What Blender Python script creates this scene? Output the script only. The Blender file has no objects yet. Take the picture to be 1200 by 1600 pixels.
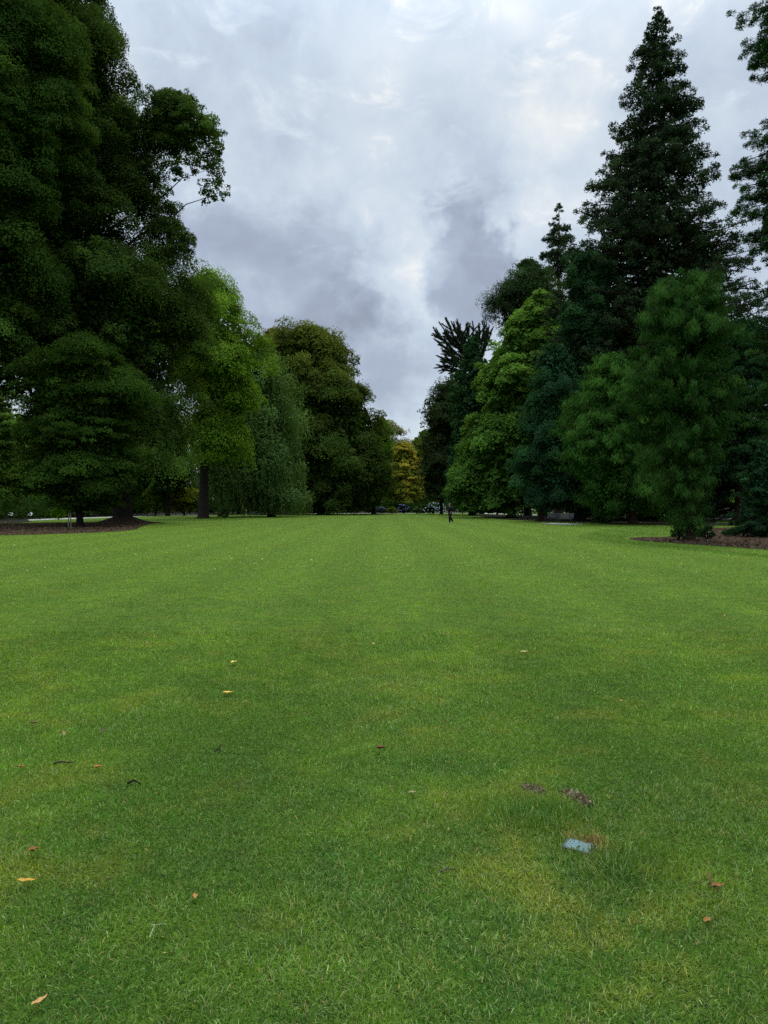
import bpy, bmesh, math, numpy as np
from mathutils import Vector
R = math.radians
sc = bpy.context.scene
C = sc.collection
F = 1180.0; EYE = 1.5; HOR = 791.0            # focal length in photo pixels, eye height, horizon row

# ------------------------------------------------------------------ camera
cam = bpy.data.cameras.new('camera'); co = bpy.data.objects.new('camera', cam); C.objects.link(co)
cam.lens = 36 * F / 1600; cam.sensor_width = 36; cam.clip_start = .05; cam.clip_end = 3000
co.location = (0, 0, EYE); co.rotation_euler = (R(90) - math.atan((800 - HOR) / F), 0, 0)
sc.camera = co

# ------------------------------------------------------------------ node helper
class NT:
    def __init__(s, tree): s.t = tree; tree.nodes.clear()
    def n(s, kind, inputs=None, **kw):
        nd = s.t.nodes.new('ShaderNode' + kind)
        for k, v in kw.items(): setattr(nd, k, v)
        for k, v in (inputs or {}).items():
            sk = nd.inputs[k]
            if hasattr(v, 'is_linked') or hasattr(v, 'links'): s.t.links.new(v, sk)
            else: sk.default_value = v
        return nd
    def m(s, op, a, b=0.0, c=0.0, clamp=False):
        return s.n('Math', {0: a, 1: b, 2: c}, operation=op, use_clamp=clamp).outputs[0]
    def vm(s, op, a, b=(0, 0, 0)):
        nd = s.n('VectorMath', {0: a, 1: b}, operation=op)
        return nd.outputs['Value'] if op == 'DOT_PRODUCT' else nd.outputs[0]
    def mix(s, f, a, b, blend='MIX'):
        nd = s.n('Mix', data_type='RGBA', blend_type=blend)
        for k, v in ((0, f), (6, a), (7, b)):
            if hasattr(v, 'links'): s.t.links.new(v, nd.inputs[k])
            else: nd.inputs[k].default_value = v if k == 0 else (*v, 1)
        return nd.outputs[2]
    def ramp(s, f, stops):
        nd = s.n('ValToRGB', {0: f}); e = nd.color_ramp.elements
        while len(e) < len(stops): e.new(.5)
        for k, (p, c) in enumerate(stops): e[k].position = p; e[k].color = (*c, 1) if len(c) == 3 else c
        return nd.outputs[0]
    def noise(s, v, scale, det=4, rough=.5, dist=0.0):
        return s.n('TexNoise', {'Vector': v, 'Scale': scale, 'Detail': det, 'Roughness': rough, 'Distortion': dist}).outputs['Fac']
    def smooth(s, v, a, b, lo=0.0, hi=1.0):
        return s.n('MapRange', {0: v, 1: a, 2: b, 3: lo, 4: hi}, interpolation_type='SMOOTHSTEP').outputs[0]

# ------------------------------------------------------------------ world: overcast sky
SUN_EL, SUN_AZ = R(62), R(14)
w = bpy.data.worlds.new('World'); sc.world = w; w.use_nodes = True
N = NT(w.node_tree)
d = N.n('TexCoord').outputs['Generated']
sep = N.n('SeparateXYZ', {0: d})
zc = N.m('MAXIMUM', sep.outputs[2], 0.0)
den = N.m('ADD', zc, .22)
pl = N.n('CombineXYZ', {0: N.m('DIVIDE', sep.outputs[0], den), 1: N.m('DIVIDE', sep.outputs[1], den), 2: 0.0}).outputs[0]
wn = N.n('TexNoise', {'Vector': d, 'Scale': 7.0, 'Detail': 5.0, 'Roughness': .62}).outputs['Color']
wd = N.vm('ADD', d, N.vm('MULTIPLY', N.vm('SUBTRACT', wn, (.5, .5, .5)), (.2, .13, .2)))
wd = N.vm('NORMALIZE', wd)
def mass(px, py, rx, soft=.5, amp=1.0):
    v = Vector(((px - 600) / F, 1, (HOR - py) / F)).normalized()
    dt = N.vm('DOT_PRODUCT', wd, tuple(v))
    r = rx / F
    return N.m('MULTIPLY', N.smooth(dt, math.cos(r), math.cos(r * soft)), amp)
val = N.m('ADD', N.m('MULTIPLY', N.noise(pl, 2.1, 7, .56, .35), .62), .27)
val = N.m('ADD', val, N.m('MULTIPLY', N.m('SUBTRACT', N.noise(d, 9.0, 8, .6, .15), .5), .72))
val = N.m('ADD', val, N.m('MULTIPLY', N.m('MULTIPLY', N.smooth(N.noise(pl, 7.5, 6, .62, .6), .5, .78), N.smooth(zc, .2, .48)), .36))
for a in ((733, 430, 108, .68, -.34), (775, 390, 62, .6, -.12), (400, 455, 200, .45, -.22), (490, 400, 110, .3, -.14), (330, 380, 90, .3, -.12), (585, 508, 55, .3, -.2),
          (640, 585, 110, .3, -.26), (520, 520, 90, .3, -.2), (760, 235, 100, .2, -.13), (350, 60, 160, .2, -.06), (1130, 150, 130, .2, -.1), (1150, 330, 110, .2, -.12),
          (600, 450, 75, .2, .16), (640, 400, 60, .2, .1), (650, 520, 60, .2, .16), (655, 655, 60, .2, .14), (680, 90, 150, .1, .12), (850, 60, 170, .1, .16), (880, 240, 120, .1, .2),
          (560, 330, 160, .1, .1), (470, 330, 120, .1, .08), (820, 330, 70, .2, .12)):
    val = N.m('ADD', val, mass(*a))
col = N.ramp(N.m('ADD', val, 0.0, clamp=True), [(.0, (.195, .22, .28)), (.3, (.262, .302, .38)), (.55, (.36, .42, .49)), (.78, (.45, .5, .55)), (1, (.60, .61, .60))])
up = N.smooth(zc, .45, .95, 1.0, 3.2)              # an overcast sky is brighter overhead than near the horizon
sky = N.n('TexSky', sky_type='NISHITA', sun_disc=False, sun_elevation=SUN_EL, sun_rotation=SUN_AZ)
b1 = N.n('Background', {0: sky.outputs[0], 1: .1})
b2 = N.n('Background', {0: col, 1: up})
mx = N.n('MixShader', {0: .95, 1: b1.outputs[0], 2: b2.outputs[0]})
N.t.links.new(mx.outputs[0], N.n('OutputWorld').inputs[0])
sun = bpy.data.lights.new('sun', 'SUN'); so = bpy.data.objects.new('sun', sun); C.objects.link(so)
sun.energy = 1.5; sun.angle = R(16); sun.color = (1, .95, .86)
so.rotation_euler = (R(90) - SUN_EL, 0, math.pi - SUN_AZ)
sc.view_settings.view_transform = 'Standard'; sc.view_settings.look = 'None'; sc.view_settings.exposure = .62
sc.render.engine = 'CYCLES'
cy = sc.cycles; cy.max_bounces = 6; cy.diffuse_bounces = 4; cy.glossy_bounces = 2; cy.transmission_bounces = 3
cy.use_denoising = False; cy.denoiser = 'OPENIMAGEDENOISE'; cy.denoising_input_passes = 'RGB_ALBEDO_NORMAL'

# ------------------------------------------------------------------ helpers
rng = np.random.default_rng(7)
def at(px, D, py=None):
    return ((px - 600) / F * D, D, EYE + (HOR - py) / F * D if py is not None else 0.0)
def gp(px, py):                                   # point of the flat ground seen at a photo pixel
    D = F * EYE / (py - HOR); return ((px - 600) / F * D, D)

def tag(o, label=None, cat=None, group=None, kind=None):
    for k, v in (('label', label), ('category', cat), ('group', group), ('kind', kind)):
        if v: o[k] = v
    return o
def empty(name, loc, label, cat, group=None, rz=0):
    o = bpy.data.objects.new(name, None); C.objects.link(o); o.location = loc; o.rotation_euler = (0, 0, rz)
    o.empty_display_size = .2
    return tag(o, label, cat, group)
def mesh_np(name, V, faces, mat, parent=None, col=None, dom='FACE'):
    """V (n,3); faces a list of integer arrays of shape (k, 3) or (k, 4)"""
    me = bpy.data.meshes.new(name)
    V = np.asarray(V, np.float32)
    if parent is not None: V = V - np.array(parent.location, np.float32)
    me.vertices.add(len(V)); me.vertices.foreach_set('co', V.ravel())
    fl = [f for f in faces if len(f)]
    idx = np.concatenate([f.ravel() for f in fl]).astype(np.int32)
    tot = np.concatenate([np.full(len(f), f.shape[1], np.int32) for f in fl])
    me.loops.add(len(idx)); me.loops.foreach_set('vertex_index', idx)
    me.polygons.add(len(tot)); me.polygons.foreach_set('loop_start', np.concatenate([[0], np.cumsum(tot)[:-1]]).astype(np.int32))
    if col is not None:
        a = me.attributes.new('col', 'FLOAT_COLOR', dom)
        c4 = np.ones((len(col), 4), np.float32); c4[:, :3] = col; a.data.foreach_set('color', c4.ravel())
    me.update(calc_edges=True)
    me.materials.append(mat)
    o = bpy.data.objects.new(name, me); C.objects.link(o)
    if parent is not None: o.parent = parent
    return o
def unit(v): return v / np.maximum(np.linalg.norm(v, axis=-1, keepdims=True), 1e-9)
def rnd(*s): return rng.random(s)
def nrm(*s): return rng.standard_normal(s)

def _hash(i, j, k, seed):
    n = (i * 374761393 + j * 668265263 + k * 2147483647 + seed * 974634777) & 0xffffffff
    n = ((n ^ (n >> 13)) * 1274126177) & 0xffffffff
    return ((n ^ (n >> 16)) & 0xffff) / 65535.0
def vnoise(x, y, z=None, seed=0):
    x = np.asarray(x, float); y = np.asarray(y, float); z = np.zeros_like(x) if z is None else np.asarray(z, float)
    xi, yi, zi = (np.floor(a).astype(np.int64) for a in (x, y, z))
    f = [a - b for a, b in ((x, xi), (y, yi), (z, zi))]; f = [a * a * (3 - 2 * a) for a in f]
    r = 0
    for a in (0, 1):
        for b in (0, 1):
            for c in (0, 1):
                wt = (f[0] if a else 1 - f[0]) * (f[1] if b else 1 - f[1]) * (f[2] if c else 1 - f[2])
                r = r + wt * _hash(xi + a, yi + b, zi + c, seed)
    return r
def fbm(x, y, o=4, seed=0):
    r = 0; a = .5; t = 0
    for k in range(o): r = r + a * vnoise(x * 2 ** k, y * 2 ** k, None, seed + k); t += a; a *= .55
    return r / t
def inpoly(x, y, P):
    r = np.zeros(len(x), bool); n = len(P)
    for i in range(n):
        (x1, y1), (x2, y2) = P[i], P[(i + 1) % n]
        if y1 == y2: continue
        r ^= ((y1 > y) != (y2 > y)) & (x < (x2 - x1) * (y - y1) / (y2 - y1) + x1)
    return r

# ------------------------------------------------------------------ materials
def material(name): 
    m = bpy.data.materials.new(name); m.use_nodes = True; return m, NT(m.node_tree)
def finish(N, sh, disp=None):
    N.t.links.new(sh, N.n('OutputMaterial').inputs[0])
def simple(name, c, rough=.6, var=.25, scale=8, spec=.3, bump=.0, metal=0.0):
    m, N = material(name)
    p = N.n('TexCoord').outputs['Object']
    f = N.noise(p, scale, 5, .6)
    c1 = N.mix(f, tuple(x * (1 - var) for x in c), tuple(min(1, x * (1 + var)) for x in c))
    b = N.n('BsdfPrincipled', {'Base Color': c1, 'Roughness': rough, 'Specular IOR Level': spec, 'Metallic': metal})
    if bump: N.t.links.new(N.n('Bump', {'Height': N.noise(p, scale * 4, 6, .65), 'Strength': bump, 'Distance': .05}).outputs[0], b.inputs['Normal'])
    finish(N, b.outputs[0]); return m
def leafy(name, trans=.3, rough=.5, spec=.25, tint=(1.25, 1.15, .6)):
    m, N = material(name)
    c = N.n('Attribute', attribute_name='col').outputs[0]
    b = N.n('BsdfPrincipled', {'Base Color': c, 'Roughness': rough, 'Specular IOR Level': spec}) if spec > .09 else N.n('BsdfDiffuse', {'Color': c})
    t = N.n('BsdfTranslucent', {0: N.mix(1.0, c, tint, 'MULTIPLY')})
    finish(N, N.n('MixShader', {0: trans, 1: b.outputs[0], 2: t.outputs[0]}).outputs[0]); return m
LEAF = leafy('broad leaf', .28, .55, .07); NEEDLE = leafy('conifer needle', .14, .6, .06, (1.1, 1.1, .8)); BLADE = leafy('grass blade', .34, .6, .1, (1.2, 1.1, .5))
BARK = simple('dark bark', (.024, .019, .015), .9, .5, 3, .1, .9)
REDBARK = simple('reddish conifer bark', (.032, .020, .015), .9, .5, 3, .1, .9)

# ------------------------------------------------------------------ tubes (trunks, limbs)
class Tubes:
    def __init__(s): s.V = []; s.Q = []; s.k = 0
    def add(s, P, r, n=7, flare=0.0):
        P = np.asarray(P, float); r = np.asarray(r, float)
        t = unit(np.gradient(P, axis=0)); ref = np.array([.3, 1, .1]) if abs(t[0][2]) > .5 else np.array([0, 0, 1.0])
        u = unit(np.cross(t, ref)); v = np.cross(t, u)
        a = np.arange(n) * 2 * np.pi / n
        ring = P[:, None] + r[:, None, None] * (u[:, None] * np.cos(a)[None, :, None] + v[:, None] * np.sin(a)[None, :, None])
        if flare: ring[:, :, :2] += (ring[:, :, :2] - P[:, None, :2]) * (flare * (.12 * np.sin(a * 3 + 1) + .1 * np.sin(a * 5))[None, :, None])
        i = np.arange(len(P) - 1)[:, None] * n + np.arange(n)[None]; j = np.arange(len(P) - 1)[:, None] * n + (np.arange(n)[None] + 1) % n
        s.Q.append(np.stack([i, j, j + n, i + n], -1).reshape(-1, 4) + s.k)
        s.V.append(ring.reshape(-1, 3)); s.k += len(P) * n
    def build(s, name, mat, parent=None): return mesh_np(name, np.concatenate(s.V), [np.concatenate(s.Q)], mat, parent)
def curve(a, b, sag=0.0, n=5, wob=0.0):
    t = np.linspace(0, 1, n)[:, None]; a = np.asarray(a, float); b = np.asarray(b, float)
    p = a + (b - a) * t; L = np.linalg.norm(b - a)
    p[:, 2] += (4 * t * (1 - t))[:, 0] * sag * L
    if wob: p[1:-1] += nrm(n - 2, 3) * wob * L
    return p

# ------------------------------------------------------------------ foliage
def leaves(cen, rad, out, per, L, kind='leaf', flat=.75, droop=0.0, aspect=.62, dome=-.35):
    """leaf quads round clump centres -> verts (n,4,3), clump index (n)"""
    ci = np.repeat(np.arange(len(cen)), per); n = len(ci)
    r = rad[ci][:, None]; o = out[ci]
    dv = unit(nrm(n, 3) + o * .8 + np.array([0, 0, .15])); lo = dv[:, 2] < dome; dv[lo, 2] *= -.6
    if kind == 'leaf':
        pos = cen[ci] + dv * r * (1 - .36 * rnd(n, 1) ** 1.5) * np.array([1, 1, flat])
        pos[:, 2] -= droop * rnd(n) ** 2 * r[:, 0] * 1.5
        nor = unit(dv * .6 + o * .45 + np.array([0, 0, .45]) + nrm(n, 3) * .24)
        ax = unit(np.cross(nor, nrm(n, 3))); ax[:, 2] -= .35 + droop * .5; ax = unit(ax)
        s = L * (.65 + .7 * rnd(n, 1))
    else:                                          # needle sprays, pointing out of the tuft
        pos = cen[ci] + dv * r * (1 - .6 * rnd(n, 1) ** 1.4) * np.array([1, 1, flat])
        if droop > 1: pos += o * r * nrm(n, 1) * .8 - np.array([0, 0, 1.0]) * r * rnd(n, 1) ** 2 * .9
        nor = unit(dv * .7 + o * .15 + np.array([0, 0, .4]) + nrm(n, 3) * .28)
        ax = unit(unit(np.cross(nor, nrm(n, 3))) + o * .7 + np.array([0, 0, -droop])); sp = rnd(n) < .25
        ax[sp] = unit(dv[sp] + np.array([0, 0, -droop * .7]) + nrm(sp.sum(), 3) * .3); nor[sp] = unit(nrm(sp.sum(), 3) * .6 + np.array([0, 0, .8])); s = L * (.6 + .8 * rnd(n, 1))
    sd = unit(np.cross(nor, ax)); q = s * aspect * .5
    V = np.stack([pos - ax * s * .5, pos + sd * q - ax * s * .05, pos + ax * s * .5, pos - sd * q - ax * s * .05], 1)
    return V, ci
def strands(cen, rad, per, length, L, aspect=.3):
    ci = np.repeat(np.arange(len(cen)), per); n = len(ci)
    st = cen[ci] + nrm(n, 3) * rad[ci][:, None] * np.array([.5, .5, .4])
    ln = length * (.4 + .7 * rnd(n)); k = np.maximum((ln / (L * .55)).astype(int), 2)
    si = np.repeat(np.arange(n), k); m = len(si)
    off = np.concatenate([np.arange(a) for a in k]) * L * .55
    sw = nrm(n, 2) * .1
    pos = st[si].copy(); pos[:, :2] += sw[si] * off[:, None] + nrm(m, 2) * L * .22; pos[:, 2] -= off
    ax = unit(np.array([0, 0, -1.0]) + nrm(m, 3) * .4); sd = unit(np.cross(ax, nrm(m, 3))); s = L * (.7 + .6 * rnd(m, 1)); q = s * aspect * .5
    V = np.stack([pos - ax * s * .5, pos + sd * q, pos + ax * s * .5, pos - sd * q], 1)
    return V, ci[si]
def colours(ci, nclump, c1, c2, var=.22, mix=None):
    m = (rnd(nclump) ** 1.3 if mix is None else np.clip(mix + nrm(nclump) * .15, 0, 1))[ci][:, None]
    b = np.exp(nrm(nclump) * var * .8)[ci][:, None] * np.exp(nrm(len(ci), 1) * var * .45)
    m = np.clip(m + nrm(len(ci), 1) * .15, 0, 1)
    return (np.array(c1) * (1 - m) + np.array(c2) * m) * b * np.array([1.05, 1.16, .74])
def quads(n): return np.arange(n * 4).reshape(-1, 4)

class Prof:
    """crown outline: rows (photo y, left, right) seen at distance D -> centre and half width at each height"""
    def __init__(s, rows, D, depth=None):
        a = np.array(sorted(rows, key=lambda r: -r[0]), float)
        s.z = EYE + (HOR - a[:, 0]) / F * D; s.c = ((a[:, 1] + a[:, 2]) / 2 - 600) / F * D; s.w = (a[:, 2] - a[:, 1]) / 2 / F * D
        s.D = D; s.depth = depth or 1.0; s.A = np.trapz(a[:, 2] - a[:, 1], -a[:, 0]) * .41
    def at(s, z): return np.interp(z, s.z, s.c), np.interp(z, s.z, s.w)
    def pick(s, n, p=1.0):
        g = np.linspace(s.z[0], s.z[-1], 400); wt = np.maximum(np.interp(g, s.z, s.w), .05) ** p; c = np.cumsum(wt); c /= c[-1]
        return np.interp(rnd(n), c, g)

def trunk_path(base, top, n=9, lean=.0):
    t = np.linspace(0, 1, n)[:, None]; p = np.array(base) + (np.array(top) - np.array(base)) * t
    p[1:-1, :2] += nrm(n - 2, 2) * .006 * (top[2] - base[2]); return p

def broadleaf(name, label, cat, D, tpx, rows, c1, c2, tr=.4, k=7.0, br=.13, lf=None, flat=.8, droop=.15, px=2.1, lobes=(), base_z=0.0, mixz=None, inner=.14, aspect=.62, group=None,
              bark=BARK, var=.2, depth=1.0, seed=None, weep=0.0, limb=46, gap=0.0, kind='leaf', nbk=1.0, m=12, under=-.4, rcf=.46, bflat=.85, ttop=.8, tipx=None, irr=1.0, gs=.55, zp=.9):
    global rng
    if seed is not None: rng = np.random.default_rng(seed)
    P = Prof(rows, D, depth)
    bx, by, _ = at(tpx, D); root = empty(name, (bx, by, base_z), label, cat, group)
    H = P.z[-1]; zlo = P.z[0]; Wm = P.w.max(); L = px * D / 755; RB = br * 2 * Wm
    # boughs: rounded masses that make up the crown surface, some deeper inside
    nB = int(nbk * (P.A / .41 * (D / F) ** 2) * 3.2 / (RB * RB * 3.14) * 1.25) + 6
    z = P.pick(nB, zp); th = np.arange(nB) * 2.39996 + nrm(nB) * .5; cx, wd = P.at(z)
    rB = RB * np.exp(nrm(nB) * .36) * np.clip(wd / (.5 * Wm), .4, 1); ins = rnd(nB) < .2
    reach = 1 + irr * (-.18 + .38 * vnoise(np.cos(th) * 1.4 + 3, np.sin(th) * 1.4 + z * 2.2 / Wm, z * .9 / Wm, (seed or 1) + 500))
    rr = np.maximum(wd * reach * (1.05 - np.abs(nrm(nB)) * .1) - rB * .8, 0); rr[ins] *= .35 + .4 * rnd(ins.sum())
    zz = np.minimum(z, H - rB * .85)
    bc = np.stack([cx + np.cos(th) * rr, by + np.sin(th) * rr * depth, zz], 1); bo = unit(np.stack([np.cos(th), np.sin(th), .35 + 0 * th], 1))
    for (px_, py_, rx, ry, dy, q) in lobes:
        c = np.array(at(px_, D + dy, py_)); e = np.array([rx, (rx + ry) / 2, ry]) / F * D; r1 = min(e[0], e[2]) * .42; n1 = max(q // 7, 4)
        dv = unit(nrm(n1, 3)); bc = np.concatenate([bc, c + dv * np.maximum(e - r1, .05) * (.4 + .6 * rnd(n1, 1) ** .5)]); rB = np.concatenate([rB, r1 * (.7 + .6 * rnd(n1))]); bo = np.concatenate([bo, unit(dv + [0, 0, .4])])
    lobed = np.arange(len(bc)) >= nB; nB = len(bc); mm = np.maximum((m * (rB / RB) ** 1.4 + rnd(nB)).astype(int), 4); bi = np.repeat(np.arange(nB), mm); nc = len(bi)
    dv = unit(nrm(nc, 3) + bo[bi] * .5 + [0, 0, .3]); lo = dv[:, 2] < under; dv[lo, 2] *= -.7; dv = unit(dv)
    cen = bc[bi] + dv * rB[bi][:, None] * (.62 + .38 * rnd(nc, 1)) * np.array([1, 1, bflat]); cen[:, 2] -= droop * rB[bi] * (1 - dv[:, 2]) * .6 * rnd(nc)
    rad = rB[bi] * rcf * (.45 + 1.1 * rnd(nc) ** 1.4); out = unit(dv * .9 + bo[bi] * .3)
    if gap:
        g = gs / max(RB, .5); keep = vnoise(cen[:, 0] * g + 5, cen[:, 1] * g, cen[:, 2] * g, 77) > gap * np.where(lobed[bi], .3, 1); cen, rad, out, bi = cen[keep], rad[keep], out[keep], bi[keep]
    nc = len(cen); wgt = rad ** 2 * np.where(lobed[bi], 1.5, 1); per = np.maximum((k * P.A * wgt / wgt.sum() + rnd(nc)).astype(int), 3)
    if weep:
        V1, i1 = leaves(cen, rad, out, (per * .35).astype(int) + 1, L, flat=flat, droop=droop, aspect=aspect)
        V2, i2 = strands(cen, rad, np.maximum((per * .65 * L * .55 / (weep * .75)).astype(int), 2), weep, L, .34)
        V = np.concatenate([V1, V2]); ci = np.concatenate([i1, i2])
    else: V, ci = leaves(cen, rad, out, per, L, kind, flat, droop, aspect)
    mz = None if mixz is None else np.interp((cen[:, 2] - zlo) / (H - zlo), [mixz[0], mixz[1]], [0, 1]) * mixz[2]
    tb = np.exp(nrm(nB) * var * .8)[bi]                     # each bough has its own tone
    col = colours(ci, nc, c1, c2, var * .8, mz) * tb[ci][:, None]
    ni = int(inner * k * P.A); zi = P.pick(ni); ti = rnd(ni) * 2 * np.pi; cxi, wi = P.at(zi); ri = np.sqrt(rnd(ni)) * .75 * wi
    ce = np.stack([cxi + np.cos(ti) * ri, by + np.sin(ti) * ri * depth, zi], 1)
    if gap: ce = ce[vnoise(ce[:, 0] * g + 5, ce[:, 1] * g, ce[:, 2] * g, 77) > gap]
    ni = len(ce); Vi, ii = leaves(ce, np.full(ni, L), unit(nrm(ni, 3)), np.ones(ni, int), L * 2.3, flat=1)
    V = np.concatenate([V, Vi]); col = np.concatenate([col, colours(ii, ni, c1, c1, var)]); ok = V[:, :, 2].min(1) > base_z + .15; V = V[ok]; col = col[ok]
    mesh_np('crown', V.reshape(-1, 3), [quads(len(V))], NEEDLE if kind == 'spray' else LEAF, root, col)
    T = Tubes(); zc = H * ttop; cxt, _ = P.at(zc)
    tp = trunk_path((bx, by, base_z - .05), (bx * .4 + cxt * .6 if tipx is None else at(tipx, D)[0], by, zc)); tt = np.linspace(0, 1, 9)
    T.add(np.vstack([tp[0], tp[0] + [0, 0, .35], tp[1:]]), np.concatenate([[tr * 1.55, tr * 1.1], tr * (1 - .85 * tt[1:])]), 10, 1.0)
    for j in rng.choice(nc, min(limb, nc), replace=False):
        c = cen[j]; hz = np.hypot(c[0] - bx, c[1] - by); z0 = max(base_z + (zlo - base_z) * .55 + .5, min(c[2] - hz * (.5 + .4 * rng.random()), zc * .97)); f = np.clip((z0 - base_z) / (zc - base_z), 0, .98)
        s0 = np.array([np.interp(f, tt, tp[:, q]) for q in range(3)])
        r0 = tr * (1 - .85 * f) * (.32 + .25 * rng.random()); T.add(curve(s0, s0 + (c - s0) * .9, .06, 6, .025), r0 * np.linspace(1, .14, 6) * (.6 if lobed[bi[j]] else 1), 5)
    T.build('trunk', bark, root)
    return root

def conifer(name, label, cat, D, tpx, rows, c1, c2, tr=.5, k=6.0, nb=260, rc=.06, rise=.1, droop=.3, sag=0.0, px=3.2, aspect=.28, depth=1.0, group=None, bark=REDBARK, seed=None, mod=.25,
            gap=0.0, tip=None, base_z=0.0, var=.22, tmin=.35, flat=.7, inner=.1, bareto=None, hang=0.0, leafkind='spray', lat=.16, tf=None, cov=.8, irr=1.0, sp=1.05, zp=.6, wx=1.1, strag=.0):
    global rng
    if seed is not None: rng = np.random.default_rng(seed)
    P = Prof(rows, D, depth); P.w = P.w * wx; bx, by, _ = at(tpx, D); root = empty(name, (bx, by, base_z), label, cat, group)
    H = P.z[-1]; tx = P.c[-1] if tip is None else at(tip, D)[0]; Wm = P.w.max(); L = px * D / 755
    T = Tubes(); tp = trunk_path((bx, by, base_z - .05), (tx, by, H * .99), 12); tt = np.linspace(0, 1, 12)
    T.add(np.vstack([tp[0], tp[0] + [0, 0, .4], tp[1:]]), np.concatenate([[tr * 1.7, tr * 1.15], tr * (1 - .96 * tt[1:])]), 10, 1.0)
    axis = lambda z: np.array([np.interp((z - base_z) / (H - base_z), tt, tp[:, m]) for m in range(2)])
    if tf: nb = int(cov * P.A / .41 * (D / F) ** 2 / (1.6 * tf * tf))
    zt = P.pick(nb, zp); th = (np.arange(nb) * 2.39996 + rnd(nb) * .7); cen = []; rad = []; out = []
    rcl = tf or rc * 2 * Wm
    for z, a in zip(zt, th):
        cx, wd = P.at(z); ln = vnoise([np.cos(a) * 1.6 + 4], [np.sin(a) * 1.6 + z * .45 * 6 / max(Wm, 1)], [z * .11], (seed or 5))[0]
        e = wd * (1 + irr * (-.2 + .4 * vnoise([np.cos(a) * 1.3 + 3], [np.sin(a) * 1.3 + z * 2.4 / Wm], [z * 1.1 / Wm], (seed or 1) + 500)[0])) * (1.04 - abs(rng.standard_normal()) * .12) * (1 - mod * .8 * ln); e = max(e - rcl * .2, .1) * (1.22 if rng.random() < strag else 1)
        end = np.array([cx + np.cos(a) * e, by + np.sin(a) * e * depth, z])
        z0 = min(max(z - e * (rise + .12 * rng.standard_normal()), base_z + .6), H * .98); s0 = np.array([*axis(z0), z0])
        sg = sag + .05 * rng.standard_normal(); m = max(2, int(e * (1 - tmin) / (rcl * sp) + .5)) if tf else max(3, int(e / (rcl * .55)) + 2)
        p = curve(s0, end, sg, 6, .02); T.add(p, (tr * (1 - .95 * (z0 - base_z) / (H - base_z)) * .3 + .012) * np.linspace(1, .15, 6), 4)
        t = tmin + (1 - tmin) * (np.arange(m) + .5 + .3 * nrm(m)) / m; t = np.clip(t, .05, 1)
        pts = np.stack([np.interp(t, np.linspace(0, 1, 6), p[:, q]) for q in range(3)], 1)
        dv = unit(end - s0); sd = unit(np.cross(dv, [0, 0, 1.0])); pts += sd * (nrm(m, 1) * lat * e * np.sin(np.pi * np.clip(t[:, None], .15, .9)))
        pts[:, 2] -= rnd(m) * hang
        cen.append(pts); rad.append(rcl * (1.1 - .35 * t) * (.7 + .6 * rnd(m)) * np.clip(e / (2.6 * rcl), .5, 1) if tf else rcl * (1.15 - .55 * t) * (.7 + .6 * rnd(m)) * np.clip(e / (.45 * Wm), .4, 1)); out.append(np.repeat(dv[None], m, 0))
    cen = np.concatenate(cen); rad = np.concatenate(rad); out = np.concatenate(out)
    if gap:
        g = 1.1 / max(Wm * .28, .8); keep = vnoise(cen[:, 0] * g + 5, cen[:, 1] * g, cen[:, 2] * g * 1.3, 78) > gap; cen, rad, out = cen[keep], rad[keep], out[keep]
    nc = len(cen); wgt = rad ** 1.7; per = np.maximum((k * P.A * wgt / wgt.sum() + rnd(nc)).astype(int), 3); tone = np.exp(nrm(nc) * .12)
    V, ci = leaves(cen, rad, out, per, L, leafkind, flat, droop, aspect); col = colours(ci, nc, c1, c2, var)
    ni = int(inner * k * P.A)
    if ni:
        zi = P.pick(ni); ti = rnd(ni) * 2 * np.pi; cxi, wi = P.at(zi); ri = np.sqrt(rnd(ni)) * .6 * wi
        ce = np.stack([cxi + np.cos(ti) * ri, by + np.sin(ti) * ri * depth, zi], 1)
        if gap: ce = ce[vnoise(ce[:, 0] * g + 5, ce[:, 1] * g, ce[:, 2] * g * 1.3, 78) > gap]
        ni = len(ce); Vi, ii = leaves(ce, np.full(ni, L), unit(nrm(ni, 3)), np.ones(ni, int), min(L * 1.8, 3.4 * D / 755), 'leaf', 1)
        V = np.concatenate([V, Vi]); col = np.concatenate([col, colours(ii, ni, c1, c1, var)])
    ok = V[:, :, 2].min(1) > base_z + .03; V = V[ok]; col = col[ok]
    mesh_np('crown', V.reshape(-1, 3), [quads(len(V))], NEEDLE, root, col)
    T.build('trunk', bark, root)
    return root

def bush(name, label, cat, x, y, wx, wy, h, c1, c2, n=3500, L=.12, group=None, base_z=0.0, flat=.8, aspect=.6, kind='leaf', droop=.1, nc=None):
    root = empty(name, (x, y, base_z), label, cat, group)
    nc = nc or 60; dv = unit(nrm(nc, 3)); dv[:, 2] = np.abs(dv[:, 2]); r = .35 + .65 * rnd(nc, 1) ** .5
    rad = .22 * (wx + wy) * .5 * (.7 + .6 * rnd(nc)); cen = np.array([x, y, base_z + .12 * h]) + dv * r * np.array([wx * .82, wy * .82, h * .82])
    V, ci = leaves(cen, rad, unit(dv + [0, 0, .3]), np.full(nc, n // nc), L, kind, flat, droop, aspect)
    ok = V[:, :, 2].min(1) > base_z + .01; V = V[ok]; col = colours(ci, nc, c1, c2)[ok]
    mesh_np('foliage', V.reshape(-1, 3), [quads(len(V))], LEAF, root, col)
    T = Tubes()
    for j in range(9): T.add(curve((x + nrm(1)[0] * .06 * wx, y + nrm(1)[0] * .06 * wy, base_z - .02), cen[j], .05, 4), np.array([.03, .025, .02, .01]) * max(.5, h), 5)
    T.build('stem', BARK, root)
    return root

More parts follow.
